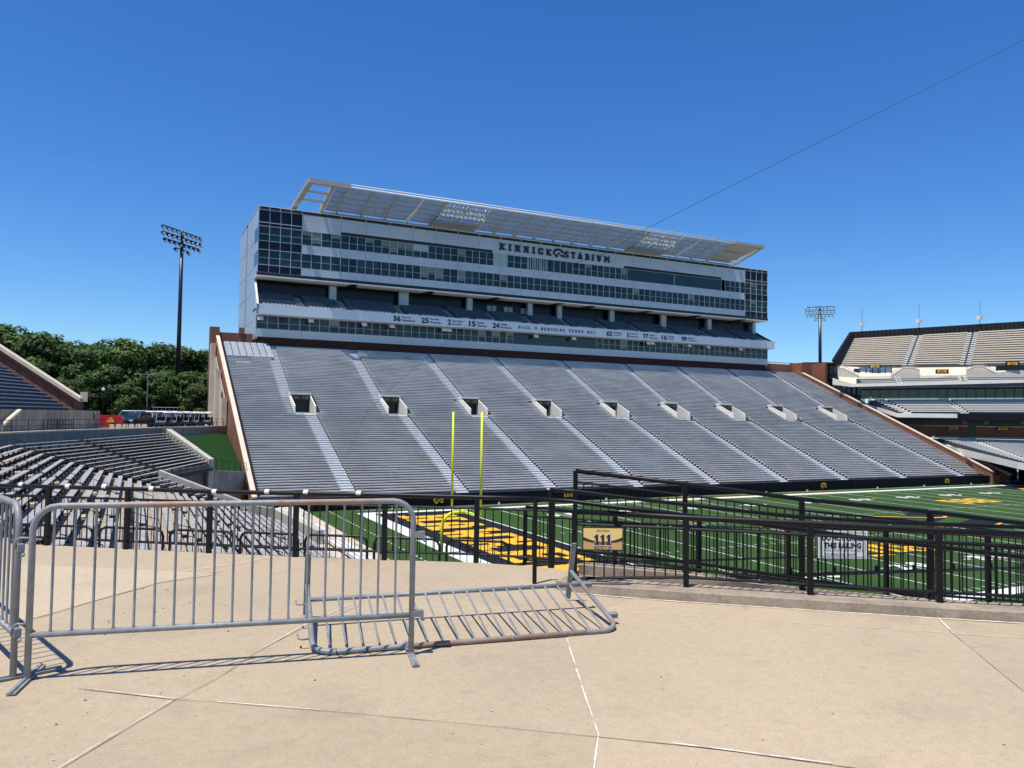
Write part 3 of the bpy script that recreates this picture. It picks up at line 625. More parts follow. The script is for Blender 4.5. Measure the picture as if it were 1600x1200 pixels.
for xp, yp in ((407, 497), (486, 501), (569.5, 506.7), (612.8, 509.6), (694.5, 515), (702, 515.5), (838, 525), (897, 528.7), (1013.5, 536), (1019.5, 536), (1078, 540), (1107, 542), (1157, 545)):
    c = at(xp, yp, 1, 95.4); m = MB(); m.hexa([(c.x-.42, 95.2, c.z-.32), (c.x+.42, 95.2, c.z-.32), (c.x+.42, 95.45, c.z-.22), (c.x-.42, 95.45, c.z-.22), (c.x-.42, 95.4, c.z+.18), (c.x+.42, 95.4, c.z+.18), (c.x+.42, 95.65, c.z+.28), (c.x-.42, 95.65, c.z+.28)])
    m.box(c.x-.04, c.x+.04, 95.5, 95.6, c.z+.1, 26.0); m.build('floodlight_box', M_steelw, pb)
# ------------------------------------------------------------------ roof canopy
CYL, CZL, CYB, CZB = 89.0, 46.3, 97.8, 44.45
cn = thing('roof_canopy', 'light steel canopy of meshed bays leaning out over the press box roof edge', 'canopy', (45, CYB, 43.6))
def cpt(x, t, d=0): return Vector((x, CYB+(CYL-CYB)*t, CZB+(CZL-CZB)*t+d))
ribs = [6.4+4.16*i for i in range(20)]
XA, XB = ribs[0]-2.2, ribs[-1]
banks = ((23.1, 31.4), (64.7, 72.9))
for i in range(-1, 19):
    x0 = ribs[i] if i >= 0 else 4.4; x1 = ribs[i+1]; m = MB()
    inb = any(a-.3 < (x0+x1)/2 < b+.3 for a, b in banks)
    if inb:
        n = 7
        for j in range(n):
            xa = x0+.1+(x1-x0-.2)*j/n; m.hexa([cpt(xa, .04), cpt(xa+.42, .04), cpt(xa+.42, .96), cpt(xa, .96), cpt(xa, .04, .06), cpt(xa+.42, .04, .06), cpt(xa+.42, .96, .06), cpt(xa, .96, .06)])
    else:
        m.hexa([cpt(x0+.08, .03), cpt(x1-.08, .03), cpt(x1-.08, .98), cpt(x0+.08, .98), cpt(x0+.08, .03, .06), cpt(x1-.08, .03, .06), cpt(x1-.08, .98, .06), cpt(x0+.08, .98, .06)])
    pn = m.build('mesh_panel', M_canopy, cn)
for t in (.2, .4, .6, .8):
    m = MB(); m.beam(cpt(4.2, t, -.12), cpt(ribs[-1], t, -.12), .12, .16); m.build('purlin', M_tanst, cn)
for i, x in enumerate(ribs):
    m = MB(); m.beam(cpt(x, 0, -.25), cpt(x, 1, -.18), .17, .3)
    m.tube([cpt(x, .98, -.2), (x-.9, 96.9, 43.8)], .07, 5); m.tube([cpt(x, .55, -.3), (x-.9, 96.9, 43.8)], .05, 5); m.tube([cpt(x, .25, -.3), (x, 96.9, 43.7)], .06, 5)
    for t in (.3, .5, .7): m.tube([cpt(x, t, -.2), Vector((x-.9*(1-t), 96.9+(CYL-96.9)*t, 43.8+(CZL-43.8)*t-.25))], .035, 4)
    m.build('rib', M_tanst if i not in (3, 17) else M_steelw, cn)
m = MB(); m.tube([cpt(ribs[0]-2, 1, 0), cpt(ribs[-1]+.3, 1, 0)], .17, 8); m.tube([cpt(ribs[0]-2, 1, .42), cpt(ribs[-1]+.3, 1, .42)], .10, 6); m.build('leading_tube', M_steelw, cn, True)
for a in (1, 6, 8, 11, 14, 16):
    x0, x1 = ribs[a], ribs[a+1]; m = MB(); m.tube([cpt(x0, .95, -.4), (x1, 96.9, 43.9)], .05, 5); m.tube([cpt(x1, .95, -.4), (x0, 96.9, 43.9)], .05, 5); m.build('cross_brace', M_tanst, cn)
m = MB(); m.beam((3.6, 97.6, 44.0), (93.4, 97.6, 44.0), .3, .22); m.beam((3.6, 97.2, 44.45), (93.4, 97.2, 44.45), .16, .16)
for x in ribs: m.box(x-.25, x+.25, 97.1, 97.8, 43.6, 44.1); m.box(x-.9, x-.5, 96.8, 97.4, 43.6, 43.95)
m.build('base_beam', M_tanst, cn)
# boxed end frames
CL = [Vector((.1, CYL, CZL+.3)), Vector((-.9, 99.6, 44.3))]
m = MB(); m.beam(cpt(.1, 1, .1), cpt(6.6, 1, .1), .9, .75); m.beam(cpt(.4, 1, .1), Vector((-.5, 99.2, 44.2)), .8, .55)
m.beam(cpt(3.9, 1, -.1), Vector((3.9, 98.2, 44.3)), .5, .8)
for t in (.35, .68): m.beam(cpt(.2-.3*(1-t), t, -.1), cpt(3.9, t, -.1), .6, .25)
m.tube([(-.2, 98.6, 43.6), (-.2, 98.6, 44.3)], .28, 10); m.build('end_frame', M_tanst, cn)
m = MB(); m.beam(cpt(ribs[-1]-.2, 1, .1), cpt(93.4, 1, .1), .9, .55); m.beam(cpt(93.2, 1, .1), Vector((93.6, 97.8, 44.4)), .7, .5)
m.poly([cpt(ribs[-1], .98), cpt(93.0, .98), Vector((91.6, 97.6, 44.4)), cpt(ribs[-1], .05)]); m.prism([cpt(ribs[-1], .98), cpt(92.8, .98), Vector((91.2, 97.6, 44.4)), cpt(ribs[-1], .05)], (0, 0, .08))
for t in (.3, .6): m.beam(cpt(ribs[-1], t, -.2), cpt(92, t, -.2), .2, .3)
m.build('end_frame', M_tanst, cn)
for bi_, (a, b) in enumerate(banks):
    fb = thing('floodlight_bank', ['bank of white floodlights hung in the left half of the roof canopy', 'bank of white floodlights hung in the right half of the roof canopy'][bi_], 'floodlights', ((a+b)/2, 93, 44.5), 'floodlight banks in the canopy')
    m = MB()
    for r_ in range(3): m.tube([(a, 92.3-r_*.5, 44.95+r_*.62), (b, 92.3-r_*.5, 44.95+r_*.62)], .05, 5)
    for x in (a, (a+b)/2, b): m.tube([(x, 92.6, 44.6), (x, 91.0, 46.4)], .07, 5); m.tube([(x, 92.6, 44.6), (x, 96.9, 43.7)], .07, 5)
    m.build('bracket', M_steelw, fb)
    m = MB(); m.box(a-.6, b-.6, 93.2, 96.6, 43.85, 44.25); m.build('service_platform', M_galv, fb)
    for r_ in range(3):
        for c_ in range(10):
            x = a+.4+(b-a-.8)*c_/9; y = 92.1-r_*.5; z = 44.9+r_*.62; m = MB()
            m.tube([(x, y+.28, z+.22), (x, y+.12, z+.1), (x, y-.12, z-.08), (x, y-.16, z-.11)], [.12, .2, .27, .24], 10); m.build('lamp', M_lens, fb, True)
# ================================================================== SOUTH SEATING BOWL
Z0B, RB = 8.2, .2
def A12(k): return Vector((-30.36+.6*k, 31.9, Z0B-RB*(k+1)))
def A23(k): return Vector((-27.3+.485*k, 42.3-.28*k, Z0B-RB*k))
def E3(k): p = at(262+61*k/12, 676.5+43*k/12, 2, Z0B-RB*k); return p
def E2(k):
    p = at(254+10.8*(k-13), 737+4.05*(k-13), 2, Z0B-RB*(k+1)+.35); p.z = Z0B-RB*(k+1); 
    a = A12(k); return p if p.y > a.y+.5 else a
YE = -12.0
def S1(k): a = A12(k); return Vector((a.x, YE, a.z))
bowl = thing('seating_bowl', 'weathered grey bench rows curving round the near end of the field below the railing', 'seating bowl', (-20, 20, 0))
NB = 31
def rowpts(k):
    if k < 13: return [S1(k), A12(k), A23(k+1), E3(k)]
    return [S1(k), A12(k), E2(k)]
off = lambda a, b: Vector((b.y-a.y, -(b.x-a.x), 0)).normalized()   # towards the field (+x side)
deck = MB(); steps = []
bi = []
for k in range(NB):
    P0 = rowpts(k); P1 = rowpts(k+1) if k+1 != 13 else [S1(13), A12(13), E2(13)]
    for i in range(len(P0)-1):
        a, b = P0[i], P0[i+1]; 
        if (b-a).length < .6: continue
        n = off(a, b); wdt = .62
        if i == 0: j0, j1 = a, b
        q = [a-n*.1, b-n*.1, b+n*wdt, a+n*wdt]; zt = a.z-.42
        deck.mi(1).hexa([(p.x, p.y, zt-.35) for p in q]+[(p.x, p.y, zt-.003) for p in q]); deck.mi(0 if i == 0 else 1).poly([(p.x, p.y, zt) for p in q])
        # benches, split by aisles
        L = (b-a).length; d = (b-a)/L
        cuts = [(0, .35)] if i else []
        if i == 0:
            cuts = [(c-.55-YE, c+.55-YE) for c in (-3.0, 7.5, 18.0)]; cuts.append((L-.5, L))
        else: cuts = [(0, .55), (L-(.55 if (k < 13 and i == 1) else .2), L)]
        x = 0; segs = []
        for c0, c1 in cuts:
            if c0-x > .7: segs.append((x, c0))
            x = c1
        if L-x > .7: segs.append((x, L))
        # long benches come in planks about 5 m long with a thin gap
        for s0, s1 in segs:
            npl = max(1, int(round((s1-s0)/(5.0 if i == 0 else 12))))
            for j in range(npl):
                u0 = s0+(s1-s0)*j/npl+.01; u1 = s0+(s1-s0)*(j+1)/npl-.01
                def fn(m, a=a, d=d, n=n, u0=u0, u1=u1):
                    p, q_ = a+d*u0, a+d*u1
                    for o0, o1, za, zb in ((.0, .27, -.045, 0), ):
                        m.mi(0).hexa([p+n*o0+Vector((0, 0, za)), q_+n*o0+Vector((0, 0, za)), q_+n*o1+Vector((0, 0, za)), p+n*o1+Vector((0, 0, za)), p+n*o0+Vector((0, 0, zb)), q_+n*o0+Vector((0, 0, zb)), q_+n*o1+Vector((0, 0, zb)), p+n*o1+Vector((0, 0, zb))])
                    ns = max(1, int((u1-u0)/1.5)); m.mi(1)
                    for t in range(ns+1):
                        c = a+d*(u0+.12+(u1-u0-.24)*t/ns)+n*.08; e = c+d*.045
                        m.hexa([c+n*.04+Vector((0, 0, -.42)), e+n*.04+Vector((0, 0, -.42)), e+n*.12+Vector((0, 0, -.42)), c+n*.12+Vector((0, 0, -.42)), c+n*.04+Vector((0, 0, -.045)), e+n*.04+Vector((0, 0, -.045)), e+n*.12+Vector((0, 0, -.045)), c+n*.12+Vector((0, 0, -.045))])
                    m.mi(0)
                c_ = a+d*((u0+u1)/2); bi.append((near(c_), fn))
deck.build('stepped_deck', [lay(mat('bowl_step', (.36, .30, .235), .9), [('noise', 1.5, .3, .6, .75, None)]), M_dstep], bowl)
capped(bi, 'bench', [M_bench_old, M_bench_dark], bowl, 100, 'benches')
# aisle handrails on posts, in short lengths
def hoop(m, p, q):
    m.tube([p, p+Vector((0, 0, .8)), q+Vector((0, 0, .8)), q], .022, 5); m.tube([p+Vector((0, 0, .42)), q+Vector((0, 0, .42))], .018, 5)
for y in (-3.0, 7.5, 18.0):
    for k in range(0, 27, 3):
        a = Vector((A12(k).x+.2, y, A12(k).z-.4)); b = a+Vector((1.15, 0, -.4)); m = MB(); hoop(m, a, b); m.build('aisle_handrail', M_blk, bowl)
for k in range(0, 24, 2):
    a = A12(k)+Vector((.1, -.1, -.4)); b = A12(k+1)+Vector((.25, -.1, -.45)); m = MB(); hoop(m, a, b); m.build('aisle_handrail', M_blk, bowl)
for k in range(1, 13):
    a = A23(k)+Vector((.1, 0, -.4)); b = A23(k)+Vector((.5, -.2, -.6)); m = MB(); hoop(m, a, b); m.build('aisle_handrail', M_blk, bowl)
m = MB()
for y in (-3.0, 7.5, 18.0):
    for k in range(0, 30): a = A12(k); m.box(a.x+.05, a.x+.36, y-.45, y+.45, a.z-.42, a.z-.31)
m.build('aisle_steps', M_tan, bowl)
# concrete flank walls that close the rows
def slopewall(name, pts, t, h, mt, parent, below=1.2):
    m = MB()
    for a, b in zip(pts, pts[1:]):
        a, b = Vector(a), Vector(b); n = off(a, b)*-t
        m.hexa([a-Vector((0, 0, below)), b-Vector((0, 0, below)), b+n-Vector((0, 0, below)), a+n-Vector((0, 0, below)), a+Vector((0, 0, h)), b+Vector((0, 0, h)), b+n+Vector((0, 0, h)), a+n+Vector((0, 0, h))])
    return m.build(name, mt, parent)
slopewall('flank_wall', [E3(-.6), E3(4), E3(8), E3(12.7)], .55, .28, M_concl, bowl, 2.6)
e13 = E2(13); slopewall('flank_wall', [E2(12.4)+Vector((0, .1, 0)), E2(16), E2(20), E2(23), E2(26), (-12.9, 33, 2.55), (-11.3, 24, 1.95)], .55, .34, M_concl, bowl, 2.5)
# front face under the far block, the dark tunnel mouth, cross walk and front rows
a, b = E3(12.6), A23(13.2); m = MB(); m.hexa([(a.x, a.y, 4.9), (b.x, b.y, 4.9), (b.x-.3, b.y-.1, 4.9), (a.x-.3, a.y-.1, 4.9), (a.x, a.y, 5.45), (b.x, b.y, 5.45), (b.x-.3, b.y-.1, 5.45), (a.x-.3, a.y-.1, 5.45)])
m.build('tunnel_lintel', M_conc, bowl)
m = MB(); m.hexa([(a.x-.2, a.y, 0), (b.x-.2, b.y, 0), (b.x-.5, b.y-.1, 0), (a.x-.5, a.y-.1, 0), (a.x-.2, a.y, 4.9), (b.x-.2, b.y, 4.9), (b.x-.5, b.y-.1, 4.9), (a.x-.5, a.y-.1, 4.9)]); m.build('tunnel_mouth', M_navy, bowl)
m = MB(); m.box(-11.6, -10.5, -8, 47.5, .2, 1.3); m.box(-8.7, -7.15, -8, 53, 0, .62); m.build('front_walkway', M_tan, bowl)
m = MB()
for i in range(3): m.box(-10.5+.6*i, -9.9+.6*i, -8, 46, 0, 1.0-.15*i)
m.build('front_step', M_concl, bowl)
for i in range(3):
    m = MB(); y = -7.5
    while y < 45: m.box(-10.25+.6*i, -9.95+.6*i, y, y+4.6, 1.36-.15*i, 1.42-.15*i); y += 4.9
    m.build('front_bench', M_alu, bowl)
m = MB()
y = -6
while y < 44: m.tube([(-9.0, y, .62), (-9.0, y, 1.5), (-9.0, y+1.5, 1.5), (-9.0, y+1.5, .62)], .02, 5); y += 9
m.build('front_rail', M_blk, bowl)
# rim walkway with its retaining wall, steps and rail
RX = [Vector((-33.0, -12, 0)), Vector((-31.4, 33.5, 0)), Vector((-28.3, 43.4, 0)), Vector((E3(-1).x-.4, E3(-1).y+.3, 0)), at(352, 664, 0, -12.4)]
RX[-1].z = 0
m = MB()
for a, b in zip(RX, RX[1:]):
    n = off(a, b); m.hexa([(a.x, a.y, 6.6), (b.x, b.y, 6.6), (b.x-n.x*.3, b.y-n.y*.3, 6.6), (a.x-n.x*.3, a.y-n.y*.3, 6.6), (a.x, a.y, ZF+.08), (b.x, b.y, ZF+.08), (b.x-n.x*.3, b.y-n.y*.3, ZF+.08), (a.x-n.x*.3, a.y-n.y*.3, ZF+.08)])
m.build('rim_wall', M_conc, bowl)
m = MB()
for a, b in zip(RX, RX[1:4]+[RX[4]]):
    n = off(a, b); m.hexa([(a.x+n.x*.05, a.y+n.y*.05, ZF+.081), (b.x+n.x*.05, b.y+n.y*.05, ZF+.081), (b.x-n.x*.5, b.y-n.y*.5, ZF+.081), (a.x-n.x*.5, a.y-n.y*.5, ZF+.081), (a.x+n.x*.05, a.y+n.y*.05, ZF+.2), (b.x+n.x*.05, b.y+n.y*.05, ZF+.2), (b.x-n.x*.5, b.y-n.y*.5, ZF+.2), (a.x-n.x*.5, a.y-n.y*.5, ZF+.2)])
m.build('rim_coping', M_coping, bowl)
rf = thing('railing', 'thin black railing along the pale rim coping in front of the parking lot', 'railing', (RX[2].x, RX[2].y, ZF))
for a, b in zip(RX, RX[1:]):
    n = max(2, int((b-a).length/2.1)); m = MB(); o_ = off(a, b)*-.25
    for i in range(n+1): p = a+(b-a)*i/n+o_; m.tube([(p.x, p.y, ZF+.2), (p.x, p.y, ZF+1.05)], .03, 5)
    for h in (1.05, .62): m.tube([(a.x+o_.x, a.y+o_.y, ZF+h), (b.x+o_.x, b.y+o_.y, ZF+h)], .022, 5)
    m.build('rail_panel', M_blk, rf)
# plaza paving behind the rim
m = MB(); m.poly([(-34.5, -26, ZF-.03), (RX[0].x-.4, -12, ZF-.03), (RX[1].x-.4, 33.5, ZF-.03), (RX[2].x-.4, 43.5, ZF-.03), (RX[3].x-.4, RX[3].y, ZF-.03), (-12.6, RX[4].y, ZF-.03), (-12.6, 130.5, ZF-.03), (-34.5, 130.5, ZF-.03)])
struct(m.build('plaza', M_tan))
m = MB(); m.poly([(-34, 52, ZF-.02), (-19.5, 66, ZF-.02), (-13.5, 74, ZF-.02), (-13.5, 150, ZF-.02), (-160, 230, ZF-.02), (-160, 60, ZF-.02)])
struct(m.build('parking_lot', M_asph))
# steep artificial turf bank between the bowl and the grandstand
c1 = at(352, 673, 0, -12.3); c2 = at(381, 738, 0, -12.1); d1 = E3(1)+Vector((-.3, .9, -.2)); d2 = E3(12.6)+Vector((.5, .5, -.4))
d2 = Vector((E3(12.6).x+.3, E3(12.6).y+.6, 4.9)); 
mb = MB(); N = 8
def lerp(a, b, t): return a+(b-a)*t
print('bank', c1, c2, d1, d2)
mb.poly([d1, d2, Vector((-12.1, c2.y, c2.z)), Vector((-12.1, c1.y, d1.z))]); 
bank = struct(mb.build('grass_bank', M_slope))
m = MB(); a, b = Vector((d1.x-.5, d1.y+.6, 0)), Vector((-12.1, c1.y+.5, 0)); m.hexa([(a.x, a.y, 6.0), (b.x, b.y, 6.0), (b.x, b.y+.3, 6.0), (a.x, a.y+.3, 6.0), (a.x, a.y, ZF+.1), (b.x, b.y, ZF+.1), (b.x, b.y+.3, ZF+.1), (a.x, a.y+.3, ZF+.1)])
tag(m.build('retaining_wall', M_conc), 'low dark retaining wall at the top of the steep green bank', 'wall')
m = MB(); a, b = Vector((d2.x-.2, d2.y-.1, 0)), Vector((-11.9, c2.y-.15, 0)); m.hexa([(a.x, a.y-.3, 0), (b.x, b.y-.3, 0), (b.x, b.y, 0), (a.x, a.y, 0), (a.x, a.y-.3, d2.z), (b.x, b.y-.3, c2.z+.05), (b.x, b.y, c2.z+.05), (a.x, a.y, d2.z)])
tag(m.build('retaining_wall', M_conc), 'stained concrete retaining wall under the lower edge of the green bank', 'wall')
m = MB(); n = 6
for i in range(n+1):
    p = lerp(Vector((a.x, a.y-.1, d2.z)), Vector((b.x, b.y-.1, c2.z)), i/n); m.tube([p, p+Vector((0, 0, 1.0))], .03, 5)
m.tube([Vector((a.x, a.y-.1, d2.z+1)), Vector((b.x, b.y-.1, c2.z+1))], .025, 5)
tag(m.build('railing', M_blk), 'dark green railing along the lower edge of the turf bank', 'railing')
# ================================================================== GREY GATE WALL AND UPPER STAND, FAR LEFT
gw = thing('concrete_wall', 'tall plain grey concrete wall with a gate, below the far left bleachers', 'wall', (-33, 42, ZF))
def gp(x, D): p = atD(x, 660, D); return Vector((p.x, p.y, 0))
TU = Vector((math.sin(math.radians(18)), math.cos(math.radians(18)), 0)); c = gp(156, 81); b = c-TU*20.5; a = b-Vector((TU.x-.25, TU.y, 0)).normalized()*14
def vwall(m, p, q_, z0, z1, t=.4):
    n = off(p, q_)*-t; m.hexa([(p.x, p.y, z0), (q_.x, q_.y, z0), (q_.x+n.x, q_.y+n.y, z0), (p.x+n.x, p.y+n.y, z0), (p.x, p.y, z1), (q_.x, q_.y, z1), (q_.x+n.x, q_.y+n.y, z1), (p.x+n.x, p.y+n.y, z1)])
m = MB(); vwall(m, b, c, ZF, 10.42); m.build('wall_face', M_conc, gw)
m = MB(); vwall(m, a, b, ZF, 10.45); m.build('wall_face', M_conc, gw)
m = MB(); e = lerp(b, c, .15); e0 = lerp(b, c, .0)
m.beam((e0.x+.2, e0.y-.4, 9.1), (lerp(b, c, .14).x+.2, lerp(b, c, .14).y-.4, 10.35), .3, .18); m.beam((e0.x+.15, e0.y-.4, ZF), (e0.x+.15, e0.y-.4, 9.15), .35, .3, (1, 0, 0)); m.build('stair_coping', M_coping, gw)
m = MB(); p0, p1 = lerp(b, c, .345), lerp(b, c, .58); n_ = off(b, c)*.6; 
for i in range(9): p = lerp(p0, p1, i/8)+n_; m.tube([(p.x, p.y, ZF), (p.x, p.y, 9.55)], .035, 5)
for z in (9.55, 9.1, 8.7): m.tube([(p0.x+n_.x, p0.y+n_.y, z), (p1.x+n_.x, p1.y+n_.y, z)], .03, 5)
m.build('gate', M_blk, gw)
m = MB(); p = lerp(b, c, .93)+off(b, c)*.02; m.prism([(p.x-.0, p.y-.35, 9.55), (p.x+.1, p.y+.3, 9.55), (p.x+.12, p.y+.4, 10.15), (p.x+.03, p.y+.05, 10.3), (p.x-.0, p.y-.4, 10.15)], (off(b, c)*.05)); m.build('wall_plaque', M_kerb, gw)
us = thing('upper_grandstand', 'blue-grey bleachers with a sloping red brick end wall at the far left edge', 'grandstand', (-36, 45, ZF))
t_ = TU; o_ = Vector((-TU.y, TU.x, 0))
P0 = gp(124, 84); 
def usp(s, u, z): p = P0+t_*u+o_*s; return Vector((p.x, p.y, z))
zc = at(124, 626, 1, P0.y).z
SL = .66
# solve the slope so that the coping runs up to the frame edge at the height seen
mb = MB()
for s in [x*.5 for x in range(0, 70)]:
    pass
zb0 = zc-1.0
print('upper', P0, zc, t_, o_)
for k in range(40):
    s = -.2+k*.58; z = zb0-.2+k*.58*SL
    m = MB(); a_, b_ = usp(s, -60, z), usp(s, -1.2-.0*k, z)
    q = [usp(s, -40, z), usp(s, -1.3-(k%2)*.15, z), usp(s+.3, -1.3-(k%2)*.15, z), usp(s+.3, -40, z)]
    m.hexa(q+[p+Vector((0, 0, .10)) for p in q]); m.build('bench', mat('blue_bench', (.36, .40, .46), .6, .1), us)
m = MB()
for k in range(40):
    s = -.2+k*.58; z = zb0-.6+k*.58*SL; q = [usp(s, -40, z-1.6), usp(s, -.6, z-1.6), usp(s+.58, -.6, z-1.6), usp(s+.58, -40, z-1.6)]; m.hexa(q+[p+Vector((0, 0, 1.6)) for p in q])
m.build('stepped_deck', M_tread, us)
q0, q1 = usp(-.4, -.6, 0), usp(20, -.6, 0)
def ew(u0, u1, dz0, dz1, name, mt):
    m = MB(); A = [usp(-.3, u0, zc+dz0), usp(20, u0, zc+20.3*SL+dz0), usp(20, u0, zc+20.3*SL+dz1), usp(-.3, u0, zc+dz1)]; m.prism(A, t_*(u1-u0)); return m.build(name, mt, us)
ew(-.6, -.15, -2.6, -.12, 'end_wall', M_brick); ew(-.9, .25, -.12, .28, 'coping', M_coping)
m = MB(); m.prism([usp(-.3, -.5, ZF), usp(-.3, 0, ZF), usp(-.3, 0, zc-.2), usp(-.3, -.5, zc-.2)], o_*20); m.build('end_wall_base', M_navy, us)
m = MB(); 
for k in range(10): p = usp(.5+k*1.4, -.75, zc-.6+(k*1.4+.5)*SL); m.tube([p-Vector((0, 0, .7)), p+Vector((0, 0, .15))], .03, 5)
m.tube([usp(.5, -.75, zc-.45+.5*SL), usp(13, -.75, zc-.45+13*SL)], .025, 5); m.build('wall_handrail', M_navy, us)
m = MB(); p = usp(-.3, .2, zc+.25); m.box(p.x-.35, p.x+.35, p.y-.35, p.y+.35, zc-.1, zc+.95); m.build('end_post', M_coping, us)
# ================================================================== PARKING LOT THINGS
def carmesh(prof, w_, glassprof, name_paint):
    body = MB(); 
    n = len(prof); 
    for sgn in (0,): body.prism([(x, -w_/2, z) for x, z in prof], (0, w_, 0))
    return body
def make_car(label, col, loc, rot, van=False):
    c = thing('parked_car', label, 'car', (0, 0, 0), 'vehicles in the parking lot')
    pm = mat('paint_'+label[:12].replace(' ', '_'), col, .25, .3, spec=.7)
    lo = [(-2.35, .35), (2.35, .35), (2.42, .7), (2.3, .98), (1.25, 1.08), (-2.3, 1.12), (-2.42, .8)]
    m = MB(); m.prism([(x, -.93, z) for x, z in lo], (0, 1.86, 0)); b = m.build('body', pm, c)
    hi = [(-2.25, 1.1), (1.2, 1.08), (.45, 1.68), (-1.9, 1.74)] if not van else [(-2.3, 1.1), (1.5, 1.08), (1.0, 1.95), (-2.25, 2.0)]
    m = MB(); q = [(x, -.86, z) for x, z in hi]; r = [(x*.94, .0, z) for x, z in hi]
    v = [(hi[0][0], -.86, hi[0][1]), (hi[1][0], -.86, hi[1][1]), (hi[1][0], .86, hi[1][1]), (hi[0][0], .86, hi[0][1]), (hi[3][0], -.7, hi[3][1]), (hi[2][0], -.7, hi[2][1]), (hi[2][0], .7, hi[2][1]), (hi[3][0], .7, hi[3][1])]
    m.hexa(v); m.build('windows', M_glass, c)
    m = MB(); zt = hi[3][1]; m.hexa([(hi[3][0]-.02, -.72, zt-.06), (hi[2][0]+.03, -.72, zt-.08), (hi[2][0]+.03, .72, zt-.08), (hi[3][0]-.02, .72, zt-.06), (hi[3][0]+.1, -.66, zt+.05), (hi[2][0]-.1, -.66, zt+.02), (hi[2][0]-.1, .66, zt+.02), (hi[3][0]+.1, .66, zt+.05)])
    for y in (-1, 1):
        for x in (hi[3][0]+.02, -.7, hi[2][0]-.02): m.beam((x if x != hi[2][0]-.02 else hi[1][0]-.02, y*.88, 1.08), (x, y*.715, zt-.03), .09, .05)
    m.build('roof', pm, c)
    for x in (-1.45, 1.5):
        for y in (-.93, .93):
            m = MB(); m.tube([(x, y-.12, .36), (x, y+.06, .36)], .36, 14); wh = m.build('wheel', M_rubber, c); m = MB(); m.tube([(x, y-.13, .36), (x, y+.07, .36)], .2, 10); m.build('rim', M_galv, wh)
    for y in (-.65, .65): m = MB(); m.box(2.3, 2.44, y-.2, y+.2, .72, .9); m.build('headlight', M_lens, c); m = MB(); m.box(-2.44, -2.36, y-.15, y+.15, .8, 1.02); m.build('tail_light', M_red, c)
    m = MB(); m.box(2.36, 2.45, -.4, .4, .5, .75); m.build('grille', M_blk, c)
    c.location = loc; c.rotation_euler = (0, 0, rot); return c
def gl(x, D): p = atD(x, 655, D); return (p.x, p.y, ZF-.015)
make_car('dark grey car with a sloping windscreen parked just right of the red banner', (.035, .045, .07), gl(213, 92), math.radians(-118))
make_car('silver grey car parked beside the dark car behind the rim railing', (.22, .23, .25), gl(232, 99), math.radians(-112))
make_car('white van parked behind the dark grey car by the red banner', (.75, .76, .76), gl(203, 108), math.radians(178), True)
make_car('silver van parked behind the first golf carts', (.42, .43, .44), gl(250, 116), math.radians(170), True)
def golf_cart():
    c = thing('golf_cart', 'x', 'golf cart', (0, 0, 0), 'golf carts parked by the arched wall')
    m = MB(); m.prism([(x, -.58, z) for x, z in [(-1.15, .3), (1.15, .3), (1.2, .62), (.85, .82), (.6, .42), (-.1, .42), (-.15, .72), (-1.15, .75)]], (0, 1.16, 0)); m.build('body', M_seatd, c)
    m = MB(); m.box(-.65, -.1, -.52, .52, .73, .86); m.box(-.78, -.66, -.52, .52, .8, 1.25); m.build('seat', M_blk, c)
    m = MB(); m.hexa([(-1.1, -.62, 1.86), (.85, -.62, 1.86), (.85, .62, 1.86), (-1.1, .62, 1.86), (-.95, -.5, 1.96), (.7, -.5, 1.96), (.7, .5, 1.96), (-.95, .5, 1.96)]); m.build('roof', M_steelw, c)
    m = MB()
    for x0, x1 in ((-1.0, -.95), (.9, .72)):
        for y in (-.54, .54): m.tube([(x0, y, .7), (x1, y, 1.88)], .03, 5)
    m.build('roof_posts', M_steelw, c)
    m = MB(); m.tube([(.55, -.25, .8), (.4, -.25, 1.1)], .03, 5); m.build('steering_column', M_blk, c)
    for x in (-.75, .85):
        for y in (-.56, .56): m = MB(); m.tube([(x, y-.08, .25), (x, y+.08, .25)], .25, 10); m.build('wheel', M_rubber, c)
    return c
proto = golf_cart(); GC = []
for i, (x, D, r) in enumerate([(241, 95, -140), (256, 91, -112), (265, 102, -128), (274, 94, -118), (284, 104, -134), (291, 98, -108), (301, 107, -112), (308, 101, -116), (316, 109, -121), (324, 104, -106)]):
    c = proto if i == 0 else copy_tree(proto); c.location = gl(x, D); c.rotation_euler = (0, 0, math.radians(r))
    if i in (2, 4, 6, 8): c.scale = (.97, .97, .94)
    c['label'] = ['white-roofed golf cart at the left end of the cart row, beside the silver car', 'second golf cart from the left in the white-roofed row', 'third golf cart from the left in the row behind the rim railing', 'golf cart parked just left of the big light pole base', 'golf cart parked right at the foot of the tall light pole',
        'golf cart parked just right of the tall light pole base', 'fourth golf cart from the arched wall in the parked row', 'third golf cart from the arched brick wall', 'second golf cart from the arched brick wall', 'golf cart nearest the arched brick wall at the right end'][i]
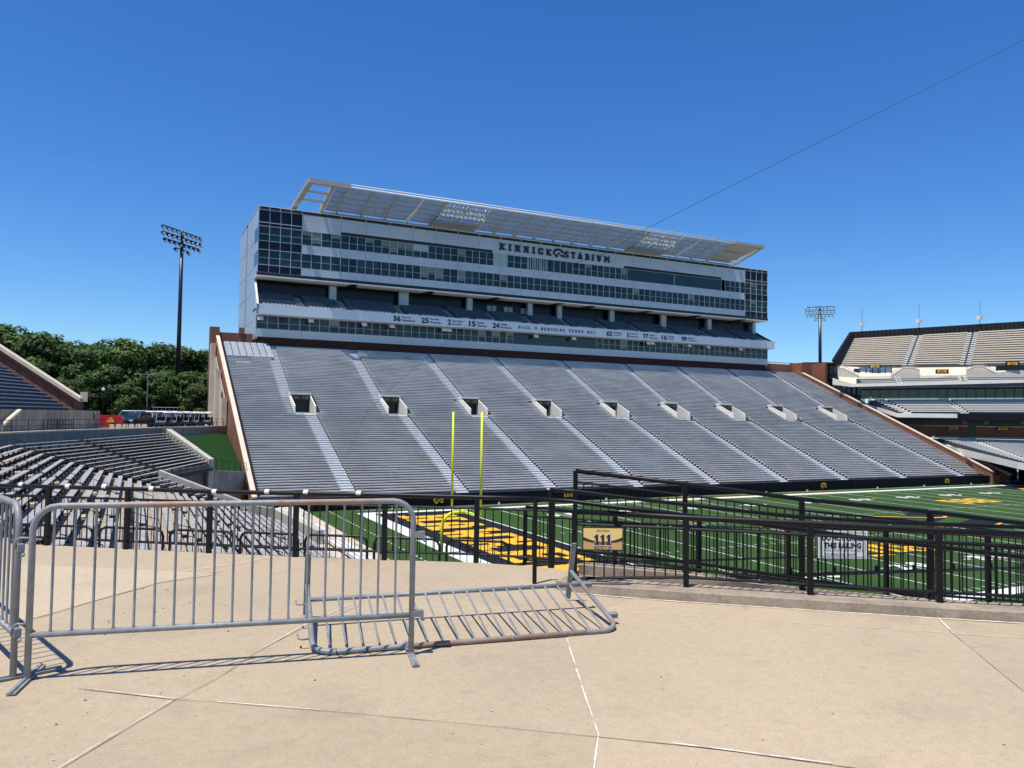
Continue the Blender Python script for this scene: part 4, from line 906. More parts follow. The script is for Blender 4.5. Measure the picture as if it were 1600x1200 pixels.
# red banner on barricades
p, q_ = gl(156, 82), gl(191, 82); bn = thing('banner', 'bright red fabric banner with a gold emblem hung on the rim fence', 'banner', p)
m = MB(); P = Vector(p); Q = Vector(q_); 
for i in range(10):
    a, b = lerp(P, Q, i/10), lerp(P, Q, (i+1)/10); k = .05*math.sin(i*2.1); k2 = .05*math.sin((i+1)*2.1); m.poly([(a.x+k, a.y-k, ZF+.15), (b.x+k2, b.y-k2, ZF+.15), (b.x+k2, b.y-k2, ZF+1.42), (a.x+k, a.y-k, ZF+1.42)])
m.build('fabric', M_red, bn, True)
d = (Q-P).normalized(); nn = Vector((d.y, -d.x, 0)); cc = lerp(P, Q, .52)+nn*.13+Vector((0, 0, .82))
m = MB(); 
for dx, dz, ww, hh in ((0, .0, .8, .3), (-.0, .24, .34, .2), (.0, -.38, .7, .05), (0, -.5, .45, .04), (-.3, .15, .16, .1), (.3, .15, .16, .1)): q0 = cc+d*dx+Vector((0, 0, dz)); m.poly([q0-d*ww/2-Vector((0, 0, hh/2)), q0+d*ww/2-Vector((0, 0, hh/2)), q0+d*ww/2+Vector((0, 0, hh/2)), q0-d*ww/2+Vector((0, 0, hh/2))])
m.build('gold_emblem', M_gold, bn)
m = MB(); m.tube([P+Vector((.1, .1, 0)), P+Vector((.1, .1, 1.45))], .03, 6); m.tube([Q+Vector((.1, .1, 0)), Q+Vector((.1, .1, 1.45))], .03, 6); m.build('banner_post', M_galv, bn)
# parking-lot street lamps
for x, yt, D, lab, dbl in ((229, 585, 118, 'slim grey street lamp with two arms left of the tall stadium light pole', True), (223, 592, 126, 'slim grey street lamp with one short arm, left neighbour of the two-armed lamp', False), (160, 611, 112, 'short black globe lamp post behind the red banner', None)):
    p = Vector(gl(x, D)); zt = atD(x, yt, D).z; lp = thing('street_lamp', lab, 'street lamp', p)
    m = MB(); m.tube([p, (p.x, p.y, zt)], [.11, .07], 8); m.build('pole', M_galv if dbl is not None else M_blk, lp)
    m = MB()
    sd = RT.copy(); sd.z = 0
    if dbl is None: m.tube([(p.x, p.y, zt), (p.x, p.y, zt+.15), (p.x, p.y, zt+.4), (p.x, p.y, zt+.5)], [.1, .25, .22, .05], 8)
    else:
        for s in ((-1, 1) if dbl else (-1,)):
            L = 1.55; m.tube([(p.x, p.y, zt-.05), (p.x+sd.x*s*(L-.5), p.y+sd.y*s*(L-.5), zt+.05)], .04, 5); m.beam((p.x+sd.x*s*(L-.6), p.y+sd.y*s*(L-.6), zt+.05), (p.x+sd.x*s*L, p.y+sd.y*s*L, zt+.08), .3, .12)
    m.build('lamp_head', M_galv if dbl is not None else M_lens, lp)
p, q_ = Vector(gl(233, 122)), Vector(gl(283, 122)); m = MB()
for i in range(9): a = lerp(p, q_, i/8); m.tube([a, a+Vector((0, 0, 2.6))], .04, 5)
for h in (2.6, 1.4): m.tube([p+Vector((0, 0, h)), q_+Vector((0, 0, h))], .04, 5)
tag(m.build('pipe_frame', M_galv), 'galvanised pipe frame standing behind the golf carts', 'frame')
for i, (x, D) in enumerate(((176, 80.5), (186, 80.6), (196, 80.8), (206, 81), (216, 81.2), (226, 81.4))):
    p = Vector(gl(x, D)); m = MB(); m.box(p.x-.25, p.x+.25, p.y-.45, p.y+.45, ZF, ZF+.42); m.box(p.x-.2, p.x+.2, p.y-.4, p.y+.4, ZF+.42, ZF+.5)
    tag(m.build('concrete_block', M_coping), 'pale concrete block on the rim, number %s from the red banner' % ['one', 'two', 'three', 'four', 'five', 'six'][i], 'block', 'concrete blocks along the rim')
# ================================================================== TALL LIGHT POLES
def light_pole(label, base, ztop, head, L, rows, px=None, r0=.42):
    lp = thing('light_pole', label, 'light pole', base, 'tall stadium light poles'); b = Vector(base)
    m = MB(); m.tube([b, (b.x, b.y, ztop)], [r0, r0*.62], 14); m.build('pole', M_navy, lp, True)
    h = Vector((math.sin(head), math.cos(head), 0)); fwd = Vector((h.y, -h.x, 0))
    for i, n in enumerate(rows):
        z = ztop-.1-i*1.02; ln = L if i < 2 else (L*.9 if i == 2 else L*.34)
        m = MB(); m.beam(Vector((b.x, b.y, z))-h*ln/2, Vector((b.x, b.y, z))+h*ln/2, .14, .14); m.build('crossarm', M_navy, lp)
        for j in range(n):
            c = Vector((b.x, b.y, z-.3))+h*(ln*(j/(n-1)-.5))*.97; m = MB(); m.mi(0).tube([c-fwd*.3+Vector((0, 0, .18)), c, c+fwd*.28-Vector((0, 0, .2))], [.14, .22, .29], 9); e = c+fwd*.29-Vector((0, 0, .206)); m.mi(1).tube([e, e+fwd*.04-Vector((0, 0, .03))], [.28, .28], 9)
            m.mi(0).tube([c+Vector((0, 0, .3)), c], .05, 4); m.build('floodlight', [M_navy, M_lens], lp, True)
b = gl(275.5, 128); light_pole('tall dark floodlight pole rising from the parking lot left of the grandstand', b, atD(286, 361, 128).z, math.radians(41.5), 9.6, (9, 9, 8, 3))
b = atD(1281.8, 650, 200); light_pole('tall floodlight pole standing far behind the glazed corner building at right', (b.x, b.y, ZF-.06), atD(1281.5, 479, 200).z, YAW+math.radians(90+16), 7.2, (9, 9, 8, 4), r0=.55)
# ================================================================== TREES
def leaf_cloud(seed, n, R, H):
    rnd = random.Random(seed); mb = MB(); blobs = []
    for i in range(30):
        a = rnd.uniform(0, 6.283); t = rnd.uniform(0, 1); rr = R*(.75*math.sin(math.pi*(.14+.8*t))**.7)*rnd.uniform(.25, 1); blobs.append((math.cos(a)*rr, math.sin(a)*rr, H*(.16+.74*t), rnd.uniform(.18, .38)*R))
    for i in range(n):
        bx, by, bz, br = blobs[rnd.randrange(len(blobs))]
        u = rnd.uniform(-1, 1); a = rnd.uniform(0, 6.283); s = math.sqrt(1-u*u); rr = br*rnd.uniform(.7, 1.08)
        c = Vector((bx+rr*s*math.cos(a), by+rr*s*math.sin(a), bz+rr*u*.8)); nrm = Vector((s*math.cos(a)+rnd.uniform(-.6, .6), s*math.sin(a)+rnd.uniform(-.6, .6), u+rnd.uniform(-.3, .8))).normalized()
        x = nrm.cross(Vector((rnd.uniform(-1, 1), rnd.uniform(-1, 1), rnd.uniform(-1, 1)))).normalized(); y = nrm.cross(x); L = rnd.uniform(.28, .62)
        mb.mi(0 if rnd.random() < .5 else (1 if rnd.random() < .72 else 2)); mb.poly([c+x*L, c+y*L*.55+x*.2*L, c-x*L*.9, c-y*L*.6])
    return mb
protos = []
for s in range(5):
    R, H = 7.0, 17.0
    t = thing('tree', 'x', 'tree', (0, 0, 0), 'trees beyond the parking lot')
    rnd = random.Random(40+s); m = MB(); m.tube([(0, 0, 0), (.1, .1, 3), (-.1, .15, 7), (.1, -.1, 12)], [.42, .33, .24, .1], 8)
    for k in range(7): a = k*.9+s; z = 3.0+k*1.2; m.tube([(0, 0, z), (math.cos(a)*2.2, math.sin(a)*2.2, z+1.6), (math.cos(a)*4, math.sin(a)*4, z+3.6)], [.17, .11, .04], 6)
    m.build('trunk', M_bark, t); lc = leaf_cloud(s, 5200, R, H); lc.build('crown', M_leaf[:3] if s != 2 else [M_leaf[1], M_leaf[2], M_leaf[2]], t); protos.append([t, False])
TR = [(-55, 118, 13.6, 0), (-20, 125, 14.2, 1), (22, 128, 14.6, 2), (62, 122, 13.4, 3), (100, 134, 13.6, 0), (128, 124, 11.8, 4), (160, 142, 14.2, 1), (196, 134, 14.4, 2), (232, 140, 14.0, 3), (262, 150, 14.6, 4), (296, 142, 13.3, 0), (326, 150, 14.0, 2),
      (5, 150, 18.0, 4), (45, 160, 18.4, 1), (85, 156, 16.4, 3), (118, 168, 16, 2), (148, 162, 15.8, 0), (182, 160, 16.4, 4), (215, 170, 17.0, 1), (250, 168, 15.6, 2), (285, 172, 14.8, 3), (318, 166, 14.2, 1), (345, 172, 14, 0),
      (200, 116, 6.4, 2), (308, 122, 6.6, 2), (92, 110, 6.6, 2), (140, 118, 8, 3), (255, 126, 8.5, 0), (340, 128, 9, 3), (175, 126, 9, 4), (40, 112, 9.5, 0), (-10, 110, 10, 3), (120, 112, 7, 1), (285, 128, 8.5, 4), (325, 124, 8, 0), (225, 124, 8, 1)]
names = ['far left', 'left', 'left-centre', 'middle', 'right-centre', 'right']
for i, (x, D, H, s) in enumerate(TR):
    pr, used = protos[s]
    c = copy_tree(pr) if used else pr; protos[s][1] = True
    p = gl(x, D); c.location = (p[0], p[1], ZF-.3); sc = H/17*1.07; c.scale = (sc*(1.0 if H > 9 else 1.05), sc*(1.0 if H > 9 else 1.05), sc); c.rotation_euler = (0, 0, i*1.7)
    row = 'front row' if i < 12 else ('taller back row' if i < 23 else 'low growth')
    ordn = sorted([t[0] for t in (TR[:12] if i < 12 else TR[12:23] if i < 23 else TR[23:])]).index(x)+1
    kind = ['dark green', 'broad dark', 'lighter green', 'rounded dark green', 'uneven mid green'][s]
    c['label'] = '%s tree, number %d from the left in the %s' % (kind, ordn, row)
# ================================================================== NORTH CORNER STAND
M_tierb = mat('tier_bench', (.60, .58, .54), .7, noise=.08)
tN = Vector((.574, -.819, 0)); nN = Vector((.819, .574, 0)); PN0 = Vector((134, 48, 0))
def PN(x, y, o=0): return atP(x, y, PN0+nN*o, nN)
ns = thing('grandstand', 'tan and white corner grandstand in three tiers at the right edge of the photo', 'grandstand', (134, 48, 0))
def quadlerp(c, u, v): return lerp(lerp(c[0], c[1], u), lerp(c[2], c[3], u), v)   # c: front-left, front-right, back-left, back-right
def tier(FL, FR, BL, BR, of, ob, rows, mb_bench, m_deck, parts, aisles=(), bh=.42, bt=.09, bd=.45, name='seating_tier'):
    c = (PN(*FL, of), PN(*FR, of), PN(*BL, ob), PN(*BR, ob)); m = MB()
    tr = MB()
    for k in range(rows):
        v0, v1 = k/rows, (k+1)/rows; a, b = quadlerp(c, 0, v0), quadlerp(c, 1, v0); a1, b1 = quadlerp(c, 0, v1), quadlerp(c, 1, v1); z = a.z; z2 = b.z
        a1 = Vector((a1.x, a1.y, z)); b1 = Vector((b1.x, b1.y, z2)); dn = Vector((0, 0, 1.0)); tr.hexa([a-dn, b-dn, b1-dn, a1-dn, a, b, b1, a1])
    dko = tr.build(name, m_deck, ns)
    for k in range(rows-0):
        v = (k+.35)/rows; prev = 0.004
        for ua in list(aisles)+[(1.0, 1.0)]:
            u0, u1 = prev, ua[0]; prev = ua[1]
            if u1-u0 < .01: continue
            a, b = quadlerp(c, u0, v), quadlerp(c, u1, v); a.z = quadlerp(c, u0, k/rows).z; b.z = quadlerp(c, u1, k/rows).z
            def fn(mm, a=a, b=b):
                h0, h1 = Vector((0, 0, bh-bt)), Vector((0, 0, bh)); e = nN*bd; mm.hexa([a+h0, b+h0, b+e+h0, a+e+h0, a+h1, b+h1, b+e+h1, a+e+h1])
            parts.append((near((a+b)/2), fn))
    for u0, u1 in aisles:
        for side in ((u0, u0+(u1-u0)*.42), (u1-(u1-u0)*.42, u1)):
            m = MB()
            for k in range(rows): 
                a, b = quadlerp(c, side[0], k/rows), quadlerp(c, side[1], k/rows); a1, b1 = quadlerp(c, side[0], (k+.95)/rows), quadlerp(c, side[1], (k+.95)/rows)
                z = a.z+.25; m.hexa([a, b, Vector((b1.x, b1.y, a.z)), Vector((a1.x, a1.y, a.z)), Vector((a.x, a.y, z)), Vector((b.x, b.y, z)), Vector((b1.x, b1.y, z)), Vector((a1.x, a1.y, z))])
            m.build('aisle_steps', M_white, dko)
    return c, dko
benches = []
# upper tier
cU, dU = tier((1312, 572), (1760, 566), (1334, 529), (1760, 504), 3, 15, 15, M_tanbench, M_tread, benches, ((.245, .285), (.455, .495), (.80, .84)), bh=.42, bt=.25, bd=.42, name='upper_tier')
M_tb = mat('tan_bench', (.76, .64, .49), .75, noise=.05)
capped(benches, 'bench', M_tb, dU, 60, 'benches')
m = MB(); q = [PN(1312, 573, 3), PN(1338, 532, 15), PN(1331, 518.5, 15.5), PN(1303, 563, 3)]; m.prism(q, -tN*.5); q = [PN(1331, 536, 14.8), PN(1760, 512, 14.8), PN(1760, 492, 15.5), PN(1331, 518.5, 15.5)]; m.prism(q, nN*.4); m.build('rear_screen', M_wallb, ns)
m = MB()
for i in range(60): p = lerp(PN(1331, 519, 15.3), PN(1760, 493, 15.3), i/60); m.box(p.x-.05, p.x+.05, p.y-.6, p.y-.5, p.z-1.6, p.z-.05)
m.build('screen_fin', M_navy, ns)
m = MB(); m.prism([PN(1310, 601, -1), PN(1760, 596, 3), PN(1760, 566, 3), PN(1312, 572, 3)], nN*.5); m.build('cream_wall', M_cream, ns)
for x0, x1, ya, yb in ((1343, 1393, 574, 588), ):
    m = MB(); m.prism([PN(x0, yb, 2.0), PN(x1, yb, 2.0), PN(x1, ya, 2.0), PN(x0, ya, 2.0)], nN*.3); gz = m.build('suite_window', mat('blue_reflecting_glass', (.12, .19, .30), .08, spec=1.0), ns)
    m = MB()
    for i in range(6): x = x0+(x1-x0)*i/5; m.beam(PN(x, yb, 1.9), PN(x, ya, 1.9), .22, .15, tN)
    m.build('mullion', M_navy, gz)
m = MB(); m.prism([PN(1556, 585, 2.2), PN(1680, 584, 2.2), PN(1680, 570, 2.2), PN(1556, 571, 2.2)], nN*.3); m.build('dark_opening', M_navy, ns)
m = MB(); m.prism([PN(1334, 590, 1.8), PN(1342, 590, 1.8), PN(1342, 576, 1.8), PN(1334, 576, 1.8)], nN*.3); m.build('doorway', M_navy, ns)
def ramp(pts):
    m = MB(); 
    for a, b in zip(pts, pts[1:]): m.beam(PN(*a, .9), PN(*b, .9), .5, .22)
    q = [PN(x, y+1.0, .7) for x, y in pts]+[PN(pts[-1][0], 590, .7), PN(pts[0][0], 590, .7)]; m.build('stair_coping', M_white, ns); m = MB(); m.prism(q, nN*.5); m.build('stair_wall', M_cream, ns)
    m = MB(); 
    for a, b in zip(pts, pts[1:]): m.tube([PN(a[0], a[1]-3.5, .9), PN(b[0], b[1]-3.5, .9)], .05, 5)
    m.tube([PN(pts[0][0], pts[0][1]-3.5, .9), PN(*pts[0], .9)], .05, 5); m.build('stair_rail', M_galv, ns)
ramp([(1309, 575), (1318, 575), (1342, 587)]); ramp([(1392, 587), (1412, 574), (1427, 574), (1437, 578)]); ramp([(1510, 578), (1524, 572), (1536, 572), (1560, 585)])
# middle white balcony with a few rows
benches = []
cM, dM = tier((1345, 599.5), (1760, 594), (1338, 589), (1760, 583), -4, -.5, 4, M_alu, M_tread, benches, ((.155, .178), (.405, .44)), bh=.4, bt=.16, name='middle_tier')
capped(benches, 'bench', M_tierb, dM, 20, 'benches')
m = MB(); m.prism([PN(1330, 604.5, -4.2), PN(1760, 594, -4.2), PN(1760, 589.5, -4.2), PN(1330, 599.5, -4.2)], nN*.6)
m.prism([PN(1301, 601, -1), PN(1330, 604.5, -4.2), PN(1330, 599.5, -4.2), PN(1301, 590.5, -1)], nN*.6); m.build('white_fascia', M_white, ns)
# club glazing with reflections
m = MB(); m.prism([PN(1345, 623, 0), PN(1760, 622, 0), PN(1760, 598, 0), PN(1345, 602, 0)], nN*.4); cg = m.build('club_glazing', M_glassg, ns)
m = MB()
for i in range(28): x = 1345+i*15; m.beam(PN(x, 623, -.2), PN(x, 601, -.2), .18, .15, tN)
m.build('mullion', M_navy, cg)
m = MB(); m.box(100, 100.01, 0, .01, 0, .01) if False else None
benches = []
cC, dC = tier((1404, 645.5), (1760, 647), (1356, 623), (1760, 621), -6, -.3, 9, M_alu, M_tread, benches, ((.03, .062), (.30, .335), (.66, .70)), bh=.5, bt=.22, name='club_tier')
capped(benches, 'bench', M_tierb, dC, 40, 'benches')
m = MB(); m.prism([PN(1402, 652, -6.3), PN(1496, 653, -6.3), PN(1496, 646.5, -6.3), PN(1402, 645.5, -6.3)], nN*.6); m.prism([PN(1355, 637, -1), PN(1402, 652, -6.3), PN(1402, 645.5, -6.3), PN(1355, 631, -1)], nN*.6)
m.beam(PN(1355, 633, -1), PN(1361, 620, -1), .3, .3); m.build('white_fascia', M_white, ns)
m = MB(); m.prism([PN(1496, 656.5, -6.8), PN(1760, 659, -6.8), PN(1760, 648, -6.8), PN(1496, 646, -6.8)], nN*.8); m.build('ribbon_display', M_wallb, ns)
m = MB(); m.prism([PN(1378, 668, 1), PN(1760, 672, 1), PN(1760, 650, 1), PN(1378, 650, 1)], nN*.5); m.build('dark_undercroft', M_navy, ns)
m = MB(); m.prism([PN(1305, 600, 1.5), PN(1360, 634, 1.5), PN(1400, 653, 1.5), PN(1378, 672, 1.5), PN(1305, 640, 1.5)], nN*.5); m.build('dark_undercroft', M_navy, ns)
for x in (1507, 1541, 1599): m = MB(); m.prism([PN(x-4, 663, .7), PN(x+4, 663, .7), PN(x+4, 658.5, .7), PN(x-4, 658.5, .7)], nN*.1); m.build('hung_screen', M_conc, ns)
m = MB(); m.prism([PN(1408, 683.5, -1), PN(1437, 686, -1), PN(1437, 664.5, -1), PN(1408, 664.5, -1)], nN*.5); m.prism([PN(1437, 690, -1), PN(1462, 680, 0), PN(1460, 665.5, 0), PN(1437, 664.5, -1)], nN*.4); m.prism([PN(1460, 684, 0), PN(1513, 684, 0), PN(1513, 666, 0), PN(1460, 665.5, 0)], nN*.4); m.prism([PN(1524.5, 685, 0), PN(1760, 688, 0), PN(1760, 669, 0), PN(1524.5, 666.5, 0)], nN*.4); bw = m.build('brick_wall', M_brick, ns)
m = MB(); m.prism([PN(1408, 665.2, -1.1), PN(1513, 666.4, -.1), PN(1513, 665, -.1), PN(1408, 663.8, -1.1)], nN*.6); m.prism([PN(1524.5, 667, -.1), PN(1760, 669.6, -.1), PN(1760, 668.2, -.1), PN(1524.5, 665.6, -.1)], nN*.6); m.build('coping', M_coping, bw)
m = MB(); m.prism([PN(1513, 700, .6), PN(1524.5, 700, .6), PN(1524.5, 655, .6), PN(1513, 655, .6)], nN*.3); m.build('dark_opening', M_navy, ns)
# lower bowl
benches = []
cL, dL = tier((1600, 724), (1760, 756), (1452, 684), (1760, 688), -26, -.2, 24, M_alu, M_tread, benches, ((.16, .22),), bh=.44, bt=.12, bd=.4, name='lower_tier')
benches2 = [b for b in benches]
capped(benches2, 'bench', M_tierb, dL, 60, 'benches')
m = MB(); pts = [(1440, 700, 687), (1474, 706, 695), (1517, 715, 704.5), (1555, 724, 713.5), (1590, 732.5, 722), (1760, 765, 752)]; ofs = [-1, -9, -17, -23, -26.5, -27]
for (a, b, o0, o1) in zip(pts, pts[1:], ofs, ofs[1:]): m.hexa([PN(a[0], a[1], o0), PN(b[0], b[1], o1), PN(b[0], b[1], o1)+nN*.4, PN(a[0], a[1], o0)+nN*.4, PN(a[0], a[2], o0), PN(b[0], b[2], o1), PN(b[0], b[2], o1)+nN*.4, PN(a[0], a[2], o0)+nN*.4])
m.build('sloping_parapet', M_white, ns)
p = at(1592, 752, 2, 0); m = MB(); m.prism([(p.x, p.y, 0), (p.x+40, p.y-40, 0), (p.x+40, p.y-40, 2.7), (p.x, p.y, 2.9)], nN*.4); m.build('field_wall', M_wallb, ns)
m = MB(); q0 = at(1540, 747, 2, .05); m.prism([(113.4, 53.0, 0), (p.x, p.y+.3, 0), (p.x, p.y+.3, 2.6), (118, 60, 5.0), (113.4, 60, 4.5)], (.3, .4, 0)); m.build('gate_tunnel', M_navy, ns)
for x, y in ((1367, 572.5), (1472, 580), (1582, 568), (1490, 669), (1567.5, 670)):
    c = PN(x, y, 1.6 if y < 600 else -.25); m = MB(); r = tN; w_ = 1.15
    m.mi(0).prism([c-r*w_-Vector((0, 0, .36)), c+r*w_-Vector((0, 0, .36)), c+r*w_+Vector((0, 0, .36)), c-r*w_+Vector((0, 0, .36))], nN*.08)
    m.mi(1); q = c-nN*.01; m.poly([q-r*.8-Vector((0, 0, .26)), q+r*.8-Vector((0, 0, .26)), q+r*.8+Vector((0, 0, .26)), q-r*.8+Vector((0, 0, .26))]); m.mi(0); text(m, {1367: '133', 1472: '232', 1582: '231', 1490: '132', 1567.5: '131'}[x], c-nN*.03, r, (0, 0, 1), .9, .36, .02)
    m.build('section_sign', [M_letter, M_gold], ns)
# roof aerials
for i, x in enumerate((1347, 1436, 1531)):
    base = PN(x, 518-(x-1331)*.0505, 15.4); top = PN(x, [483, 476, 470][i], 15.4); m0 = thing('aerial', ['thin lightning aerial at the left end of the tan stand roofline', 'middle thin aerial on the tan stand roofline', 'tallest thin aerial, nearest the right edge of the photo'][i], 'aerial', base, 'aerials on the tan stand')
    m = MB(); m.tube([base, top], .07, 6); m.build('mast', M_galv, m0); c = lerp(base, top, .3); m = MB(); m.box(c.x-.5, c.x+.5, c.y-.35, c.y+.35, c.z-.4, c.z+.4); m.build('equipment_box', M_white, m0)
# glazed corner building between the two stands
cb = thing('glass_building', 'low black-framed glazed building between the brick parapet and tan stand', 'building', (120, 80, 0))
pg = Vector((119, 86, 0)); 
def PG(x, y, o=0): return atP(x, y, pg+nN*o, nN)
m = MB(); m.prism([PG(1256, 592, 3), PG(1345, 640, 3), PG(1345, 567, 3), PG(1256, 567, 3)], nN*12); m.build('core', M_navy, cb)
m = MB(); m.prism([PG(1254, 569.0, 0), PG(1315, 568.5, 0), PG(1315, 566, 0), PG(1254, 566.0, 0)], nN*16); m.build('roof', M_letter, cb)
for x0, x1, ya, yb in ((1256, 1262, 572, 585), (1267, 1281, 571.5, 585.5), (1283, 1294, 571.5, 585), (1296, 1309, 571.5, 584)):
    m = MB(); m.prism([PG(x0, yb, 2.8), PG(x1, yb, 2.8), PG(x1, ya, 2.8), PG(x0, ya, 2.8)], nN*.15); gz = m.build('window', M_glassc, cb)
    m = MB(); xm = (x0+x1)/2; m.beam(PG(xm, yb, 2.7), PG(xm, ya, 2.7), .25, .15, tN); m.build('mullion', M_navy, gz)
m = MB(); m.prism([PG(1256, 593, .5), PG(1314, 593, .5), PG(1312, 586, .5), PG(1262, 586, .5)], nN*.1); m.build('balcony_glass', M_glass2, cb)
for i in range(7):
    x0 = 1292+i*8; m = MB(); ya = 597+i*1.0; m.prism([PG(x0, ya+14, 2.5), PG(x0+4.5, ya+14, 2.5), PG(x0+4.5, ya, 2.5), PG(x0, ya, 2.5)], nN*.15); m.build('window', M_glassc, cb)
# ================================================================== CONCOURSE FLOOR
def fl(x, y, dz=0): return at(x, y, 2, ZF+dz)
edge = [(-420, 826), (-120, 841), (0, 848), (70, 851), (195, 857.5), (330, 863.5), (461, 869), (600, 874.5), (745, 879), (860, 887), (893, 893), (898, 902), (940, 905), (1072, 913), (1265, 926), (1468, 939), (1600, 944), (1900, 958)]
E_ = [fl(*p) for p in edge]
far = [Vector((-8, -27.5, ZF)), Vector((-8, -60, ZF)), Vector((-60, -60, ZF)), Vector((-60, -13, ZF)), Vector((-34, -12.2, ZF))]
m = MB(); ring = E_+far; m.poly([(p.x, p.y, ZF) for p in ring]); m.v = [tuple(v) for v in m.v]
for a, b in zip(E_, E_[1:]): m.poly([(a.x, a.y, ZF-.9), (b.x, b.y, ZF-.9), (b.x, b.y, ZF), (a.x, a.y, ZF)])
floor = struct(m.build('concourse_floor', M_floor))
def strip(name, pts, w_, mt, z=.004):
    P = [fl(*p) for p in pts]; m = MB(); L = []; R_ = []
    rnd = random.Random(len(pts)*7+int(pts[0][0])); Q = []
    for a, b in zip(P, P[1:]):
        n = max(2, int((b-a).length/.12))
        for i in range(n): Q.append(a+(b-a)*i/n)
    Q.append(P[-1])
    for i, p in enumerate(Q):
        d = (Q[min(i+1, len(Q)-1)]-Q[max(i-1, 0)]).normalized(); s = Vector((-d.y, d.x, 0)); ww = w_*rnd.uniform(.55, 1.25)/2; j = s*rnd.uniform(-.002, .002)
        L.append(p+s*ww+j); R_.append(p-s*ww+j)
    for i in range(len(Q)-1): m.poly([(q.x, q.y, ZF+z) for q in (R_[i], R_[i+1], L[i+1], L[i])])
    return m.build(name, mt, floor)
m = MB(); m.poly([(q.x, q.y, ZF+.004) for q in [fl(*p) for p in ((12, 880), (120, 886), (292, 894), (340, 898), (250, 911), (150, 939), (48, 968), (-60, 985), (-90, 900))]]); M_s1 = M_floor.copy(); M_s1.name = 'pale_slab_speckled'; psl = m.build('pale_floor_slab', M_s1, floor)
M_s2 = M_floor.copy(); M_s2.name = 'warm_slab'; M_s3 = M_floor.copy(); M_s3.name = 'cool_slab'
def retint(m_, c):
    for n in m_.node_tree.nodes:
        if n.type == 'VALTORGB':
            for e_, k in zip(n.color_ramp.elements, (.96, 1.04)): e_.color = (c[0]*k, c[1]*k, c[2]*k, 1)
retint(M_s1, (.45, .358, .245)); retint(M_s2, (.42, .33, .218)); retint(M_s3, (.378, .296, .194))
m = MB(); m.poly([(q.x, q.y, ZF+.004) for q in [fl(*p) for p in ((885, 998), (905, 1060), (935, 1150), (925, 1230), (925, 1300), (2100, 1300), (1760, 1210), (1600, 1082), (1490, 992), (1466, 967.5), (1270, 955), (1070, 942.5), (990, 936), (930, 958))]]); m.build('floor_slab', M_s2, floor)
m = MB(); m.poly([(q.x, q.y, ZF+.004) for q in [fl(*p) for p in ((60, 1224), (170, 1157), (275, 1095), (400, 1104), (560, 1117), (820, 1142), (932, 1153), (925, 1230), (925, 1300), (-100, 1330))]]); m.build('floor_slab', M_s3, floor)
strip('floor_joint', [(885, 998), (905, 1060), (935, 1150), (925, 1230)], .009, M_caulk, .008)
strip('floor_joint', [(60, 1225), (170, 1158), (275, 1095), (345, 1058), (412, 1013), (470, 984), (560, 948)], .005, M_jdark, .008)
strip('floor_joint', [(60, 1222), (170, 1155), (274, 1093)], .0045, M_caulk, .012); strip('floor_joint', [(405, 1018), (470, 981), (545, 946)], .0055, M_caulk, .012)
strip('floor_joint', [(120, 1077), (200, 1085), (275, 1094), (400, 1104), (560, 1117), (820, 1142), (1110, 1171), (1340, 1203)], .007, M_jdark, .008)
strip('floor_joint', [(130, 1078), (200, 1086), (272, 1094)], .008, M_caulk, .012); strip('floor_joint', [(340, 1099), (440, 1107), (500, 1112)], .008, M_caulk, .012); strip('floor_joint', [(1050, 1164), (1118, 1172), (1300, 1196)], .014, M_caulk, .012)
strip('floor_joint', [(905, 928), (940, 931.5), (1070, 941.5), (1270, 954.5), (1470, 967.5), (1600, 975), (1900, 992)], .024, M_caulk, .008)
strip('floor_joint', [(968, 957), (1100, 965), (1300, 978), (1600, 998)], .006, M_caulk, .008)
strip('floor_joint', [(1466, 967), (1490, 992)], .014, M_caulk, .012); strip('floor_joint', [(1490, 992), (1600, 1082), (1700, 1160)], .005, M_jdark, .008)
strip('floor_joint', [(-30, 992), (55, 968), (150, 939), (250, 911), (350, 893)], .006, M_jdark, .008); strip('floor_joint', [(290, 893), (380, 880), (440, 868.5)], .010, M_caulk, .012)
rnd = random.Random(5); m = MB()
for i in range(46):
    x, y = (rnd.gauss(230, 80), rnd.gauss(945, 40)) if i < 30 else (rnd.uniform(0, 1600), rnd.uniform(960, 1190))
    if y < 890: continue
    c = fl(x, y); r = rnd.uniform(.004, .011); a0 = rnd.random()*6
    b = [c+Vector((math.cos(a0+k*1.05)*r*rnd.uniform(.6, 1.3), math.sin(a0+k*1.05)*r*rnd.uniform(.6, 1.3), .001)) for k in range(6)]; t = c+Vector((0, 0, r*.8+.002))
    for k in range(6): m.poly([b[k], b[(k+1) % 6], t])
stuff(tag(m.build('grit', mat('dark_grit', (.10, .075, .05), .9)), 'scattered dark crumbs and bits of leaf litter on the tan concrete floor', 'debris'))
rnd = random.Random(21)
for nm_, ct_, cl_, r0_, r1_ in (('gum_spots', 14, (.26, .205, .14), .004, .010), ('pale_chips', 70, (.52, .43, .31), .003, .007)):
    m = MB()
    for i in range(ct_):
        x, y = rnd.uniform(-20, 1620), 880+330*rnd.random()**1.3
        if x > 860 and y < 985: continue
        c = fl(x, y); r = rnd.uniform(r0_, r1_); m.poly([c+Vector((math.cos(k*.785)*r*rnd.uniform(.75, 1.2), math.sin(k*.785)*r*rnd.uniform(.75, 1.2), .0075)) for k in range(8)])
    stuff(m.build(nm_, mat(nm_, cl_, .9), floor))
